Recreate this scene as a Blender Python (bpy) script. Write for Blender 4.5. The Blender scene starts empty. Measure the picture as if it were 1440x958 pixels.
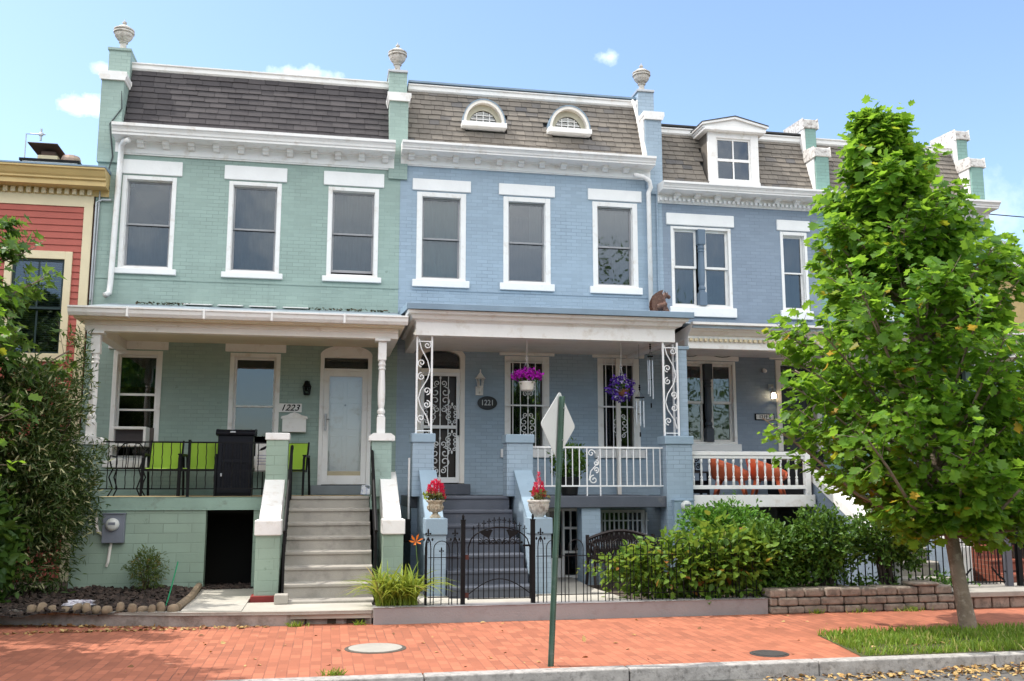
import bpy, math, random
import numpy as np
from mathutils import Vector
random.seed(7); RNG = np.random.default_rng(11)
SC = bpy.context.scene; COL = SC.collection
R = math.radians

# ------------------------------------------------------------------ mesh helper
class MB:
    def __init__(s): s.v = []; s.f = []
    def add(s, vs, fs):
        n = len(s.v); s.v += [tuple(p) for p in vs]; s.f += [tuple(i + n for i in f) for f in fs]; return s
    def box(s, x0, x1, y0, y1, z0, z1):
        return s.add([(x0,y0,z0),(x1,y0,z0),(x1,y1,z0),(x0,y1,z0),(x0,y0,z1),(x1,y0,z1),(x1,y1,z1),(x0,y1,z1)],
                     [(0,3,2,1),(4,5,6,7),(0,1,5,4),(1,2,6,5),(2,3,7,6),(3,0,4,7)])
    def prism(s, poly, axis, lo, hi):
        n = len(poly)
        def P(a, b, t): return (t, a, b) if axis == 'x' else ((a, t, b) if axis == 'y' else (a, b, t))
        vs = [P(a, b, lo) for a, b in poly] + [P(a, b, hi) for a, b in poly]
        return s.add(vs, [tuple(range(n)), tuple(range(2*n-1, n-1, -1))] + [(i, (i+1) % n, n+(i+1) % n, n+i) for i in range(n)])
    def tube(s, pts, r, n=6, closed=False, rot=0.0):
        pts = [Vector(p) for p in pts]; m = len(pts)
        rs = r if isinstance(r, (list, tuple)) else [r]*m
        rings = []; up = None
        for i, p in enumerate(pts):
            if closed: t = pts[(i+1) % m] - pts[i-1]
            else: t = pts[min(i+1, m-1)] - pts[max(i-1, 0)]
            t = t.normalized() if t.length > 1e-9 else Vector((0,0,1))
            if up is None:
                up = Vector((0,0,1)) if abs(t.z) < .9 else Vector((0,1,0))
            a = t.cross(up)
            if a.length < 1e-6: a = t.cross(Vector((1,0,0)))
            a.normalize(); b = a.cross(t).normalized(); up = b
            rings.append([p + (a*math.cos(rot+2*math.pi*k/n) + b*math.sin(rot+2*math.pi*k/n))*rs[i] for k in range(n)])
        vs = [q for ring in rings for q in ring]; fs = []
        for i in range(m if closed else m-1):
            j = (i+1) % m
            for k in range(n):
                fs.append((i*n+k, i*n+(k+1) % n, j*n+(k+1) % n, j*n+k))
        if not closed:
            fs.append(tuple(range(n-1, -1, -1))); fs.append(tuple((m-1)*n+k for k in range(n)))
        return s.add(vs, fs)
    def bar(s, p, q, w): return s.tube([p, q], w*.7071, 4, rot=math.pi/4)
    def lathe(s, prof, c, n=16):
        vs = []; fs = []; m = len(prof)
        for r, z in prof:
            for k in range(n):
                a = 2*math.pi*k/n; vs.append((c[0]+r*math.cos(a), c[1]+r*math.sin(a), c[2]+z))
        for i in range(m-1):
            for k in range(n):
                fs.append((i*n+k, i*n+(k+1) % n, (i+1)*n+(k+1) % n, (i+1)*n+k))
        fs.append(tuple(range(n-1, -1, -1))); fs.append(tuple((m-1)*n+k for k in range(n)))
        return s.add(vs, fs)
    def blob(s, c, r, n=10, m=6, jit=0.0, rnd=random):
        prof = []; vs = []; fs = []
        for i in range(m+1):
            t = math.pi*i/m
            for k in range(n):
                a = 2*math.pi*k/n; j = 1+rnd.uniform(-jit, jit) if 0 < i < m else 1
                vs.append((c[0]+r[0]*math.sin(t)*math.cos(a)*j, c[1]+r[1]*math.sin(t)*math.sin(a)*j, c[2]-r[2]*math.cos(t)*j))
        for i in range(m):
            for k in range(n):
                fs.append((i*n+k, i*n+(k+1) % n, (i+1)*n+(k+1) % n, (i+1)*n+k))
        return s.add(vs, fs)
    def wall(s, x0, x1, z0, z1, y0, y1, holes=()):
        xs = sorted({x0, x1, *[h[0] for h in holes], *[h[1] for h in holes]}); zs = sorted({z0, z1, *[h[2] for h in holes], *[h[3] for h in holes]})
        inh = lambda x, z: any(h[0] < x < h[1] and h[2] < z < h[3] for h in holes)
        for i in range(len(xs)-1):
            for j in range(len(zs)-1):
                a, b, c, d = xs[i], xs[i+1], zs[j], zs[j+1]
                if inh((a+b)/2, (c+d)/2): continue
                s.add([(a,y0,c),(b,y0,c),(b,y0,d),(a,y0,d),(a,y1,c),(b,y1,c),(b,y1,d),(a,y1,d)], [(0,1,2,3),(7,6,5,4)])
        for a, b, c, d in list(holes):
            s.add([(a,y0,c),(b,y0,c),(b,y0,d),(a,y0,d),(a,y1,c),(b,y1,c),(b,y1,d),(a,y1,d)], [(0,4,5,1),(1,5,6,2),(2,6,7,3),(3,7,4,0)])
        s.add([(x0,y0,z0),(x1,y0,z0),(x1,y0,z1),(x0,y0,z1),(x0,y1,z0),(x1,y1,z0),(x1,y1,z1),(x0,y1,z1)], [(0,1,5,4),(1,2,6,5),(2,3,7,6),(3,0,4,7)])
        return s
    def build(s, name, m, parent=None, smooth=False, bev=0.0, rnd=False):
        o = BASE.get(parent.name, (0,0,0)) if parent else (0,0,0)
        me = bpy.data.meshes.new(name)
        me.from_pydata([(p[0]-o[0], p[1]-o[1], p[2]-o[2]) for p in s.v], [], s.f)
        me.materials.append(m)
        if smooth:
            me.polygons.foreach_set('use_smooth', [True]*len(me.polygons))
        me.update()
        ob = bpy.data.objects.new(name, me); COL.objects.link(ob)
        if parent: ob.parent = parent; BASE[ob.name] = o
        if bev:
            b = ob.modifiers.new('bevel', 'BEVEL'); b.width = bev; b.segments = 2; b.limit_method = 'ANGLE'; b.angle_limit = R(40)
        return ob
BASE = {}
def thing(name, label, cat, loc=(0,0,0), group=None, kind=None):
    o = bpy.data.objects.new(name, None); COL.objects.link(o); o.location = loc; o.empty_display_size = .1
    BASE[o.name] = tuple(loc); return tag(o, label, cat, group, kind)
def tag(o, label=None, cat=None, group=None, kind=None):
    for k, v in (('label', label), ('category', cat), ('group', group), ('kind', kind)):
        if v: o[k] = v
    return o
KIDS = {}
def copy_tree(o, parent=None):
    c = o.copy(); COL.objects.link(c)
    if parent: c.parent = parent
    BASE[c.name] = BASE.get(o.name, (0,0,0))
    for ch in list(o.children): copy_tree(ch, c)
    return c
def arc(cx, cz, r, a0, a1, n, rz=None):
    return [(cx + r*math.cos(R(a0+(a1-a0)*i/n)), cz + (rz or r)*math.sin(R(a0+(a1-a0)*i/n))) for i in range(n+1)]
def spiral(cx, cz, r, a0, turns, y, n=18, r1=.15, sgn=1):
    return [(cx + r*(1-(1-r1)*i/n)*math.cos(a0+sgn*turns*2*math.pi*i/n), y, cz + r*(1-(1-r1)*i/n)*math.sin(a0+sgn*turns*2*math.pi*i/n)) for i in range(n+1)]
def subdiv(ob, lv=2):
    m = ob.modifiers.new('sub', 'SUBSURF'); m.levels = lv; m.render_levels = lv; return ob

# ------------------------------------------------------------------ materials
class NT:
    def __init__(s, m): s.t = m.node_tree; s.n = s.t.nodes; s.l = s.t.links
    def new(s, typ, **kw):
        n = s.n.new(typ)
        for k, v in kw.items():
            if hasattr(n, k) and k not in n.inputs: setattr(n, k, v)
            else: n.inputs[k].default_value = v
        return n
    def link(s, a, b): s.l.new(a, b)
    def math(s, op, a, b=0.0, clamp=False):
        n = s.n.new('ShaderNodeMath'); n.operation = op; n.use_clamp = clamp
        for i, x in enumerate((a, b)):
            if hasattr(x, 'type') and not isinstance(x, (int, float)): s.l.new(x, n.inputs[i])
            else: n.inputs[i].default_value = x
        return n.outputs[0]
    def mix(s, fac, a, b, blend='MIX'):
        n = s.n.new('ShaderNodeMix'); n.data_type = 'RGBA'; n.blend_type = blend
        for i, x in ((0, fac), (6, a), (7, b)):
            if isinstance(x, (int, float)): n.inputs[i].default_value = x
            elif isinstance(x, tuple): n.inputs[i].default_value = (*x, 1) if len(x) == 3 else x
            else: s.l.new(x, n.inputs[i])
        return n.outputs[2]
    def ramp(s, x, a, b, lo=0.0, hi=1.0):
        n = s.n.new('ShaderNodeMapRange'); s.l.new(x, n.inputs[0])
        for i, v in ((1, a), (2, b), (3, lo), (4, hi)): n.inputs[i].default_value = v
        return n.outputs[0]
    def noise(s, vec, scale, detail=4.0, rough=.55):
        n = s.n.new('ShaderNodeTexNoise'); n.inputs['Scale'].default_value = scale; n.inputs['Detail'].default_value = detail; n.inputs['Roughness'].default_value = rough
        s.l.new(vec, n.inputs['Vector']); return n.outputs[0]
def newmat(name, rough=.6, metal=0.0, spec=.4):
    m = bpy.data.materials.new(name); m.use_nodes = True; t = NT(m)
    b = t.n['Principled BSDF']; b.inputs['Roughness'].default_value = rough; b.inputs['Metallic'].default_value = metal; b.inputs['Specular IOR Level'].default_value = spec
    return m, t, b
def pos(t): return t.new('ShaderNodeNewGeometry').outputs['Position']
def dk(c, k): return tuple(x*k for x in c)
def plain(name, c, rough=.55, metal=0.0, var=.12, scale=3.0, bump=.1, bscale=40.0, c2=None, thr=(.45, .7), spec=.4):
    m, t, b = newmat(name, rough, metal, spec); p = pos(t)
    n1 = t.noise(p, scale, 5); n2 = t.noise(p, bscale, 3)
    col = t.mix(t.ramp(n1, .3, .7), dk(c, 1-var), dk(c, 1+var*.6))
    if c2: col = t.mix(t.ramp(t.noise(p, scale*1.7, 6, .65), thr[0], thr[1]), col, c2)
    t.link(col, b.inputs['Base Color'])
    bp = t.new('ShaderNodeBump', Strength=bump, Distance=.01); t.link(n2, bp.inputs['Height']); t.link(bp.outputs[0], b.inputs['Normal'])
    return m
def brickmat(name, c, mortar=.86, bw=.205, rh=.0690, c2=None, c2thr=(.62, .72), colvar=.06, ms=.005, bump=.42, horiz=False, mcol=None, rough=.62, offset=.5, dirt=.14):
    m, t, b = newmat(name, rough); p = pos(t)
    sx = t.new('ShaderNodeSeparateXYZ'); t.link(p, sx.inputs[0])
    cb = t.new('ShaderNodeCombineXYZ')
    if horiz: t.link(sx.outputs[1], cb.inputs[0]); t.link(sx.outputs[0], cb.inputs[1])
    else: t.link(t.math('ADD', sx.outputs[0], sx.outputs[1]), cb.inputs[0]); t.link(sx.outputs[2], cb.inputs[1])
    wob = t.new('ShaderNodeTexNoise', Scale=2.5); t.link(cb.outputs[0], wob.inputs['Vector'])
    va = t.new('ShaderNodeVectorMath', operation='MULTIPLY_ADD'); t.link(wob.outputs['Color'], va.inputs[0]); va.inputs[1].default_value = (.012,.012,0); t.link(cb.outputs[0], va.inputs[2])
    br = t.new('ShaderNodeTexBrick', offset=offset); t.link(va.outputs[0], br.inputs['Vector'])
    for k, v in (('Scale', 1), ('Mortar Size', ms), ('Mortar Smooth', .3), ('Brick Width', bw), ('Row Height', rh), ('Bias', 0)): br.inputs[k].default_value = v
    br.inputs['Color1'].default_value = (*dk(c, 1-colvar), 1); br.inputs['Color2'].default_value = (*dk(c, 1+colvar), 1)
    col = t.mix(0.0, br.outputs['Color'], br.outputs['Color'])
    br.inputs['Mortar'].default_value = (*c, 1)
    # dirt held in some of the joints, broad weathering of the paint
    jn = t.ramp(t.noise(p, 1.3, 4), .42, .68, .12, 1.0)
    col = t.mix(t.math('MULTIPLY', br.outputs['Fac'], jn), col, mcol or dk(c, mortar-.26))
    col = t.mix(t.ramp(t.noise(p, .8, 6, .6), .45, .75, 0, dirt*2), col, dk(c, .72))
    st = t.new('ShaderNodeMapping'); st.inputs['Scale'].default_value = (5.0, 5.0, .35); t.link(p, st.inputs[0])
    col = t.mix(t.ramp(t.noise(st.outputs[0], 1.0, 4), .55, .8, 0, dirt), col, dk(c, .6))
    if c2: col = t.mix(t.ramp(t.noise(p, 4.5, 7, .7), *c2thr), col, c2)
    t.link(col, b.inputs['Base Color'])
    h = t.math('ADD', t.math('MULTIPLY', br.outputs['Fac'], -1.0), t.math('MULTIPLY', t.noise(p, 22, 4), .7))
    bp = t.new('ShaderNodeBump', Strength=bump, Distance=.006); t.link(h, bp.inputs['Height']); t.link(bp.outputs[0], b.inputs['Normal'])
    return m
def rndmat(name, c, c2, c3=None, rough=.55, transl=0.0, spec=.3, tcol=None, noise=0.0, c3at=(.9, .95)):
    """colour varies piece by piece through the mesh attribute rnd"""
    m, t, b = newmat(name, rough, 0, spec)
    a = t.new('ShaderNodeAttribute', attribute_name='rnd')
    col = t.mix(a.outputs['Fac'], c, c2)
    if c3: col = t.mix(t.ramp(a.outputs['Fac'], *c3at), col, c3)
    if noise: col = t.mix(t.ramp(t.noise(pos(t), 6, 6, .7), .5, .75, 0, noise), col, dk(c, .45))
    t.link(col, b.inputs['Base Color'])
    if transl:
        tr = t.new('ShaderNodeBsdfTranslucent'); t.link(t.mix(.5, col, tcol or dk(c2, 2.2)), tr.inputs['Color'])
        mx = t.new('ShaderNodeMixShader', Fac=transl); t.link(b.outputs[0], mx.inputs[1]); t.link(tr.outputs[0], mx.inputs[2])
        t.link(mx.outputs[0], t.n['Material Output'].inputs['Surface'])
    return m
def glassmat(name, tint=(.62,.68,.68), base=.02, rough=.015):
    m, t, b = newmat(name)
    tr = t.new('ShaderNodeBsdfTransparent'); tr.inputs[0].default_value = (*tint, 1)
    gl = t.new('ShaderNodeBsdfGlossy', Roughness=rough); gl.inputs[0].default_value = (.95,.97,1,1)
    wn = t.noise(pos(t), 1.6, 2); bp = t.new('ShaderNodeBump', Strength=.05, Distance=.05); t.link(wn, bp.inputs['Height']); t.link(bp.outputs[0], gl.inputs['Normal'])
    fr = t.new('ShaderNodeFresnel', IOR=1.5)
    mx = t.new('ShaderNodeMixShader'); t.link(t.math('ADD', t.math('MULTIPLY', fr.outputs[0], 1.15), base, True), mx.inputs[0])
    t.link(tr.outputs[0], mx.inputs[1]); t.link(gl.outputs[0], mx.inputs[2]); t.link(mx.outputs[0], t.n['Material Output'].inputs['Surface'])
    return m

WHITE = plain('white_paint', (.80,.79,.77), .45, var=.05, c2=(.58,.52,.45), thr=(.54, .82), bump=.2, bscale=25)
OFFWHITE = plain('weathered_white_paint', (.80,.76,.70), .55, var=.08, c2=(.50,.42,.34), thr=(.60, .80), bump=.2, bscale=20)
LINTEL = plain('painted_stone', (.82,.82,.81), .6, var=.05, bump=.35, bscale=14, c2=(.66,.66,.65), thr=(.62,.8))
GREEN = brickmat('green_painted_brick', (.295,.392,.350), c2=(.20,.27,.23), c2thr=(.64,.70), dirt=.26)
GREENF = brickmat('green_painted_block', (.29,.385,.31), bw=.41, rh=.145, ms=.008, c2=(.13,.19,.14), c2thr=(.62,.75), dirt=.25)
BLUE = brickmat('blue_painted_brick', (.305,.392,.475), dirt=.22, c2=(.24,.34,.44), c2thr=(.66,.72))
BLUEGREY = brickmat('grey_blue_painted_brick', (.225,.280,.350), dirt=.22)
TEAL = brickmat('teal_painted_brick', (.20,.34,.30))
BLUEP = plain('blue_masonry_paint', (.26,.35,.43), .55, var=.08, c2=(.17,.26,.34), thr=(.6,.8), bump=.3, bscale=30)
SLATEP = plain('slate_grey_paint', (.085,.095,.12), .5, var=.15, c2=(.15,.15,.16), thr=(.6,.8), bump=.25)
DECKGREY = plain('grey_blue_trim_paint', (.20,.28,.36), .5)
CREAM = plain('cream_trim_paint', (.70,.60,.40), .5, var=.06)
OCHRE = plain('ochre_trim_paint', (.58,.42,.18), .5, var=.08)
REDS = plain('red_clapboard', (.40,.092,.066), .55, var=.1, bump=.25, bscale=60)
IRON = plain('black_iron', (.006,.006,.007), .55, 0, var=.3, bump=.1, spec=.18)
WIRON = plain('white_iron', (.80,.80,.80), .4, var=.05, c2=(.55,.48,.4), thr=(.72,.85))
CONC = plain('concrete', (.36,.335,.295), .85, var=.16, scale=2.2, c2=(.24,.225,.20), thr=(.5,.72), bump=.4, bscale=60)
CONCL = plain('pale_concrete', (.42,.395,.345), .85, var=.12, scale=1.6, c2=(.36,.33,.28), thr=(.58,.78), bump=.35, bscale=70)
CONCW = plain('weathered_kerb_concrete', (.31,.27,.245), .9, var=.2, scale=2, c2=(.15,.12,.10), thr=(.5,.7), bump=.6, bscale=30)
STUCCO = plain('mauve_grey_render', (.275,.262,.265), .85, var=.1, scale=2, c2=(.22,.19,.19), thr=(.55,.75), bump=.4, bscale=40)
GRANITE = plain('granite_kerb', (.36,.34,.32), .8, var=.25, scale=9, c2=(.16,.15,.14), thr=(.5,.7), bump=.5, bscale=50)
STONE = plain('rough_stone', (.30,.245,.20), .9, var=.3, scale=6, c2=(.13,.11,.09), thr=(.48,.68), bump=.9, bscale=22)
URNM = plain('weathered_cast_stone', (.56,.53,.48), .85, var=.18, scale=7, c2=(.22,.19,.16), thr=(.5,.68), bump=.6, bscale=40)
URNT = plain('tan_cast_stone', (.46,.39,.29), .85, var=.2, scale=14, c2=(.17,.125,.08), thr=(.5,.64), bump=.7, bscale=40)
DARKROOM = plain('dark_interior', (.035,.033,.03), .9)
ROOFD = plain('dark_flat_roof', (.05,.05,.05), .9)
TIN = plain('grey_blue_roof_sheet', (.24,.29,.33), .5, var=.2, c2=(.10,.11,.08), thr=(.56,.7), bump=.2)
GALV = plain('galvanised_metal', (.42,.43,.44), .45, .6, var=.15)
METERG = plain('grey_meter_paint', (.17,.19,.23), .45, var=.12)
GLASS = glassmat('window_glass')
GLASSB = glassmat('storm_glass', (.95,.97,.98), .0)
GLASSM = glassmat('mirror_like_glass', (.45,.5,.5), .05)
CURT = plain('pale_curtain', (.55,.57,.55), .9, var=.08)
CURTD = plain('grey_curtain', (.17,.175,.20), .9, var=.1)
BLIND = plain('blind_fabric', (.45,.50,.50), .9, var=.05)
SASHG = plain('grey_sash', (.30,.30,.31), .5)
SHING = rndmat('asphalt_shingle', (.052,.047,.050), (.080,.072,.074), rough=.9, noise=.3)
SLATE = rndmat('weathered_slate', (.155,.137,.118), (.225,.198,.168), (.12,.115,.115), rough=.75, noise=.6, c3at=(.86,1.0))
SUN_E=2.4; SKY_E=.15; EXPO=1.0; DUST=1.2; OZONE=2.6
CLOUDS=[(-14.2,20.3,1.3,.5,.75),(-13.4,22.4,.5,.3,.5),(-2.0,23.5,1.5,.35,.6),(16.9,24.8,.6,.38,.5),(37.5,14.5,2.0,1.6,.2)]; CLOUDC=(7.0,7.2,7.4); FILL_CLOUD=(13.2,12.7,11.8)
# ------------------------------------------------------------------ building parts
def curtain_mb(x0, x1, z0, z1, y, amp=.02, per=.11, seed=0):
    mb = MB(); n = max(8, int((x1-x0)/.018)); rr = random.Random(seed); ph = rr.uniform(0, 6)
    vs = []
    for z in (z0, (z0+z1)/2, z1):
        for i in range(n+1):
            x = x0+(x1-x0)*i/n; vs.append((x, y+amp*math.sin(ph+x/per*6.28)+.4*amp*math.sin(2.3*x/per*6.28+z), z))
    fs = [(r*(n+1)+i, r*(n+1)+i+1, (r+1)*(n+1)+i+1, (r+1)*(n+1)+i) for r in range(2) for i in range(n)]
    return mb.add(vs, fs)
def ringrect(mb, x0, x1, z0, z1, w, y0, y1, wt=None, wb=None):
    wt = wt or w; wb = wb or w
    mb.box(x0, x0+w, y0, y1, z0, z1); mb.box(x1-w, x1, y0, y1, z0, z1)
    mb.box(x0+w, x1-w, y0, y1, z1-wt, z1); mb.box(x0+w, x1-w, y0, y1, z0, z0+wb)
def window(h, x0, x1, z0, z1, y=0.0, lint=None, sill=None, sash=None, glass=None, cur=None, rail=.5, fw=.075, lower_open=False, frame=None, lintm=None, seed=0, name='window', rev=.09, topw=None):
    """casing set in the masonry opening, two sashes with their panes, lintel above and sill below"""
    frame = frame or WHITE; sash = sash or SASHG; glass = glass or GLASS
    f = MB(); ringrect(f, x0, x1, z0, z1, fw, y-.012, y+.20, wt=topw or .07, wb=.035); ringrect(f, x0+fw-.02, x1-fw+.02, z0+.02, z1-.05, .03, y+.035, y+.19)
    w = f.build(name, frame, h, bev=.006)
    a, b, c, d = x0+fw+.01, x1-fw-.01, z0+.04, z1-(topw or .07)-.01; zm = c+(d-c)*rail
    s = MB(); ringrect(s, a, b, zm-.02, d, .032, y+rev, y+rev+.03); s.build('upper_sash', sash, w)
    lo = c+(.06 if lower_open else 0)
    s = MB(); ringrect(s, a, b, lo, zm+.02, .032, y+rev+.035, y+rev+.065, wb=.045); s.build('lower_sash', sash, w)
    MB().box(a+.03, b-.03, y+rev+.012, y+rev+.016, zm+.01, d-.03).build('pane', glass, w)
    MB().box(a+.03, b-.03, y+rev+.047, y+rev+.051, lo+.04, zm-.01).build('pane', glass, w)
    if cur:
        for k, (cm, u0, u1, v0, v1) in enumerate(cur):
            curtain_mb(a+(b-a)*u0, a+(b-a)*u1, c+(d-c)*v0, c+(d-c)*v1, y+rev+.095+.03*k, seed=seed+k).build('curtain', cm, w, smooth=True)
    if lint: MB().box(x0-lint[0], x1+lint[0], y-.035, y+.1, lint[1], lint[2]).build('lintel', lintm or LINTEL, w, bev=.012)
    if sill: MB().box(x0-sill[0], x1+sill[0], y-.055, y+.1, sill[1], z0-.002).build('sill', lintm or LINTEL, w, bev=.012)
    return w
def cornice(h, x0, x1, zb, zt, brk=(), dent=None, out=.45, m=None):
    m = m or WHITE; H = zt-zb
    P = [(.08,zb),(-.035,zb),(-.035,zb+.05*H),(-.055,zb+.06*H),(-.055,zb+.48*H),(-.10,zb+.50*H),(-.10,zb+.53*H),(-.30,zb+.55*H),(-.37,zb+.56*H),(-.37,zb+.66*H),(-.39,zb+.67*H),(-.40,zb+.76*H),(-.425,zb+.84*H),(-out,zb+.88*H),(-out,zt),(.08,zt+.05)]
    c = MB().prism(P, 'x', x0, x1).build('cornice', m, h)
    for bx in brk:
        b = MB(); b.prism([(-.055,zb+.27*H),(-.12,zb+.27*H),(-.16,zb+.38*H),(-.2,zb+.38*H),(-.2,zb+.548*H),(-.055,zb+.548*H)], 'x', bx-.055, bx+.055)
        b.build('bracket', m, c, bev=.006)
    if dent:
        d = MB(); x = x0+.03
        while x < x1-.06: d.box(x, x+.05, -.115, -.05, dent[0], dent[1]); x += .095
        d.build('dentils', m, c)
    return c
def shingles(x0, x1, ya, za, yb, zb, bw, rh, name, m, h, holes=(), seed=1, under=None):
    """overlapping shingle courses on a steep slope from (ya,za) up to (yb,zb)"""
    rr = random.Random(seed); L = math.hypot(yb-ya, zb-za); dy, dz = (yb-ya)/L, (zb-za)/L; ny, nz = -dz, dy
    V = []; F = []; A = []; rows = int(L/rh)+1
    for r in range(rows):
        s0 = r*rh; s1 = min(s0+rh*1.12, L); x = x0-rr.random()*bw
        while x < x1:
            w = bw*rr.uniform(.8, 1.2); a, b = max(x, x0), min(x+w-.006, x1); x += w
            if b-a < .02: continue
            t = .022+rr.uniform(0, .008); j = rr.uniform(-.008, .008)
            mid = (a+b)/2, za+dz*(s0+rh*.5)
            if any(hx0 < mid[0] < hx1 and hz0 < mid[1] < hz1 for hx0, hx1, hz0, hz1 in holes): continue
            n = len(V)
            for (sx, s, hgt) in ((a, s0+j, t), (b, s0+j, t), (b, s1, .006), (a, s1, .006), (a, s0+j, 0), (b, s0+j, 0)):
                V.append((sx, ya+dy*s+ny*hgt, za+dz*s+nz*hgt))
            F += [(n, n+1, n+2, n+3), (n+4, n+5, n+1, n), (n, n+3, n+4), (n+1, n+5, n+2)]; v = rr.random(); A += [v]*4
    mb = MB(); mb.v = V; mb.f = F; ob = mb.build(name, m, h)
    at = ob.data.attributes.new('rnd', 'FLOAT', 'FACE'); at.data.foreach_set('value', A)
    return ob
def urn(h, c, s=1.0):
    p = [(.0,0),(.11,0),(.11,.035),(.075,.05),(.06,.10),(.058,.19),(.085,.20),(.085,.215),(.065,.225),(.115,.26),(.155,.31),(.172,.36),(.16,.365),(.16,.38),(.19,.385),(.19,.41),(.165,.415),(.165,.43),(.188,.435),(.188,.455),(.16,.465),(.15,.48),(.105,.51),(.06,.535),(.028,.55),(.022,.565),(.042,.58),(.042,.605),(.012,.62),(.006,.66),(.0,.66)]
    return MB().lathe([(r*s*.96, z*s) for r, z in p], c, 20).build('urn_finial', URNM, h)
def parapet(h, x0, x1, m, side, capm, zl=8.93, urnz=True, name='parapet_pier'):
    """stepped end of the party wall: low front pier with cap, taller pier behind carrying an urn"""
    p = MB(); p.box(x0, x1, -.05, .36, 7.4, zl); p.box(x0+.0, x1, .36, 1.4, 7.4, 9.68); ob = p.build(name, m, h)
    c = MB(); c.prism([(x0-.02, zl),(x1+.02, zl),(x1+.03, zl+.05),(x1+.045, zl+.07),(x1+.045, zl+.15),(x0-.045, zl+.15),(x0-.045, zl+.07),(x0-.03, zl+.05)], 'y', -.10, .355)
    c.build('cap', WHITE, ob, bev=.006)
    MB().box(x0-.025, x1+.01, .33, 1.42, 9.68, 9.73).build('cap', capm, ob, bev=.006)
    if side: MB().prism([(.0,8.1),(.33,8.1),(.62,8.1),(.62,9.5),(.37,9.5),(.37,8.93),(0,8.93)], 'x', x0-.028, x0-.002).build('flashing', WHITE, ob)
    if urnz: urn(h, ((x0+x1)/2-.005, .60, 9.73), 1.03)
    return ob
def downspout(h, pts, m=None, r=.042, name='downspout'):
    return MB().tube(pts, r, 10).build(name, m or WHITE, h, smooth=True)
def text_mesh(name, s, size, loc, m, parent, shear=0.0, sx=1.0, ext=.004, bold=0.0):
    cu = bpy.data.curves.new(name, 'FONT'); cu.body = s; cu.size = size; cu.align_x = 'CENTER'; cu.align_y = 'CENTER'; cu.shear = shear; cu.extrude = ext; cu.offset = bold; cu.resolution_u = 3
    to = bpy.data.objects.new('tmp', cu); COL.objects.link(to); bpy.context.view_layer.update()
    me = bpy.data.meshes.new_from_object(to.evaluated_get(bpy.context.evaluated_depsgraph_get())); bpy.data.objects.remove(to)
    mb = MB(); mb.add([(loc[0]+v.co.x*sx, loc[1]-v.co.z, loc[2]+v.co.y) for v in me.vertices], [tuple(p.vertices) for p in me.polygons])
    return mb.build(name, m, parent)
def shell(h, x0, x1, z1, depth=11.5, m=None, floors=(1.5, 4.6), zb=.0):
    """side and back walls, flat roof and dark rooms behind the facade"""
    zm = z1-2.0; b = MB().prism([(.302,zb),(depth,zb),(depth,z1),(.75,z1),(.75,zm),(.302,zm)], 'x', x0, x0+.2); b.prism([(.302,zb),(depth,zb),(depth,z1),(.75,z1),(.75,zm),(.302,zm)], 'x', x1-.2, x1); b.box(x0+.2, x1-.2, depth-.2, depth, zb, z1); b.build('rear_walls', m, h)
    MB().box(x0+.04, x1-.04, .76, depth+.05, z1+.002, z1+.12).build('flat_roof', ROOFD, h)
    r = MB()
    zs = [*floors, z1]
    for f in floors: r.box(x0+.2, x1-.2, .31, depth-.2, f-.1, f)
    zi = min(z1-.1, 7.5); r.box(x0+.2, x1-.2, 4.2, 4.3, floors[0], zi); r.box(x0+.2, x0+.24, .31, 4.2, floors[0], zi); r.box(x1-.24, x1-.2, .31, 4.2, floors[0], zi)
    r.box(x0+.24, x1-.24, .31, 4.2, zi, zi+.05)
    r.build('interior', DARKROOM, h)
def mansard_top(h, x0, x1, z, y=.55, m=None):
    MB().prism([(y,z),(y-.03,z+.03),(y-.03,z+.10),(y-.06,z+.115),(y-.06,z+.135),(y+.3,z+.16),(y+.3,z)], 'x', x0, x1).build('roof_fascia', m or WHITE, h)
def turned(x, y, z0, z1, w=.13):
    mb = MB(); H = z1-z0
    mb.box(x-w/2, x+w/2, y-w/2, y+w/2, z0, z0+.26); mb.box(x-w/2, x+w/2, y-w/2, y+w/2, z1-.30, z1-.0)
    r = w*.46
    prof = [(r,.26),(r*1.05,.28),(r*.8,.30),(r*1.05,.33),(r*1.05,.36),(r*.72,.40),(r*.9,.46),(r*1.0,.60),(r*.98,H*.5),(r*.86,H-.55),(r*.8,H-.46),(r*1.05,H-.44),(r*.8,H-.41),(r*1.05,H-.37),(r*.85,H-.34),(r,H-.30)]
    return mb.lathe(prof, (x, y, z0), 14)
def scrollpair(mb, cx, cz, y, w, hgt, r=.008):
    """mirrored S scrolls round a bar, as on a wrought security grille"""
    for sg in (-1, 1):
        for (dz, rr, a0, t, s2) in ((.36*hgt, .20*w, -1.57, 1.2, 1), (.12*hgt, .30*w, 1.57, 1.1, -1), (-.12*hgt, .30*w, -1.57, 1.1, 1), (-.36*hgt, .20*w, 1.57, 1.2, -1)):
            p = spiral(cx+sg*rr*1.02, cz+dz, rr, a0, t, y, 16, .2, s2*sg)
            mb.tube(p, r, 5)
    for dz in (.52*hgt, -.52*hgt): mb.blob((cx, y, cz+dz), (.018, .014, .035), 6, 4)
    return mb
def stairs(h, x0, x1, zs, yb, run, m, name='front_steps'):
    """solid flight from the lowest riser at yb up to the porch"""
    P = [(yb, .02)]
    for i, z in enumerate(zs): P += [(yb+run*i, z), (yb+run*(i+1), z)]
    ye = yb+run*len(zs)
    P[-1] = (max(ye, -1.95), zs[-1]); P.append((max(ye, -1.95), .02))
    s = MB(); nose = MB()
    s.prism(P, 'x', x0, x1)
    for i, z in enumerate(zs): s.box(x0+.002, x1-.002, yb+run*i-.022, yb+run*i-.001, z-.045, z-.003)
    return s.build(name, m, h, bev=.008)

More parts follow.
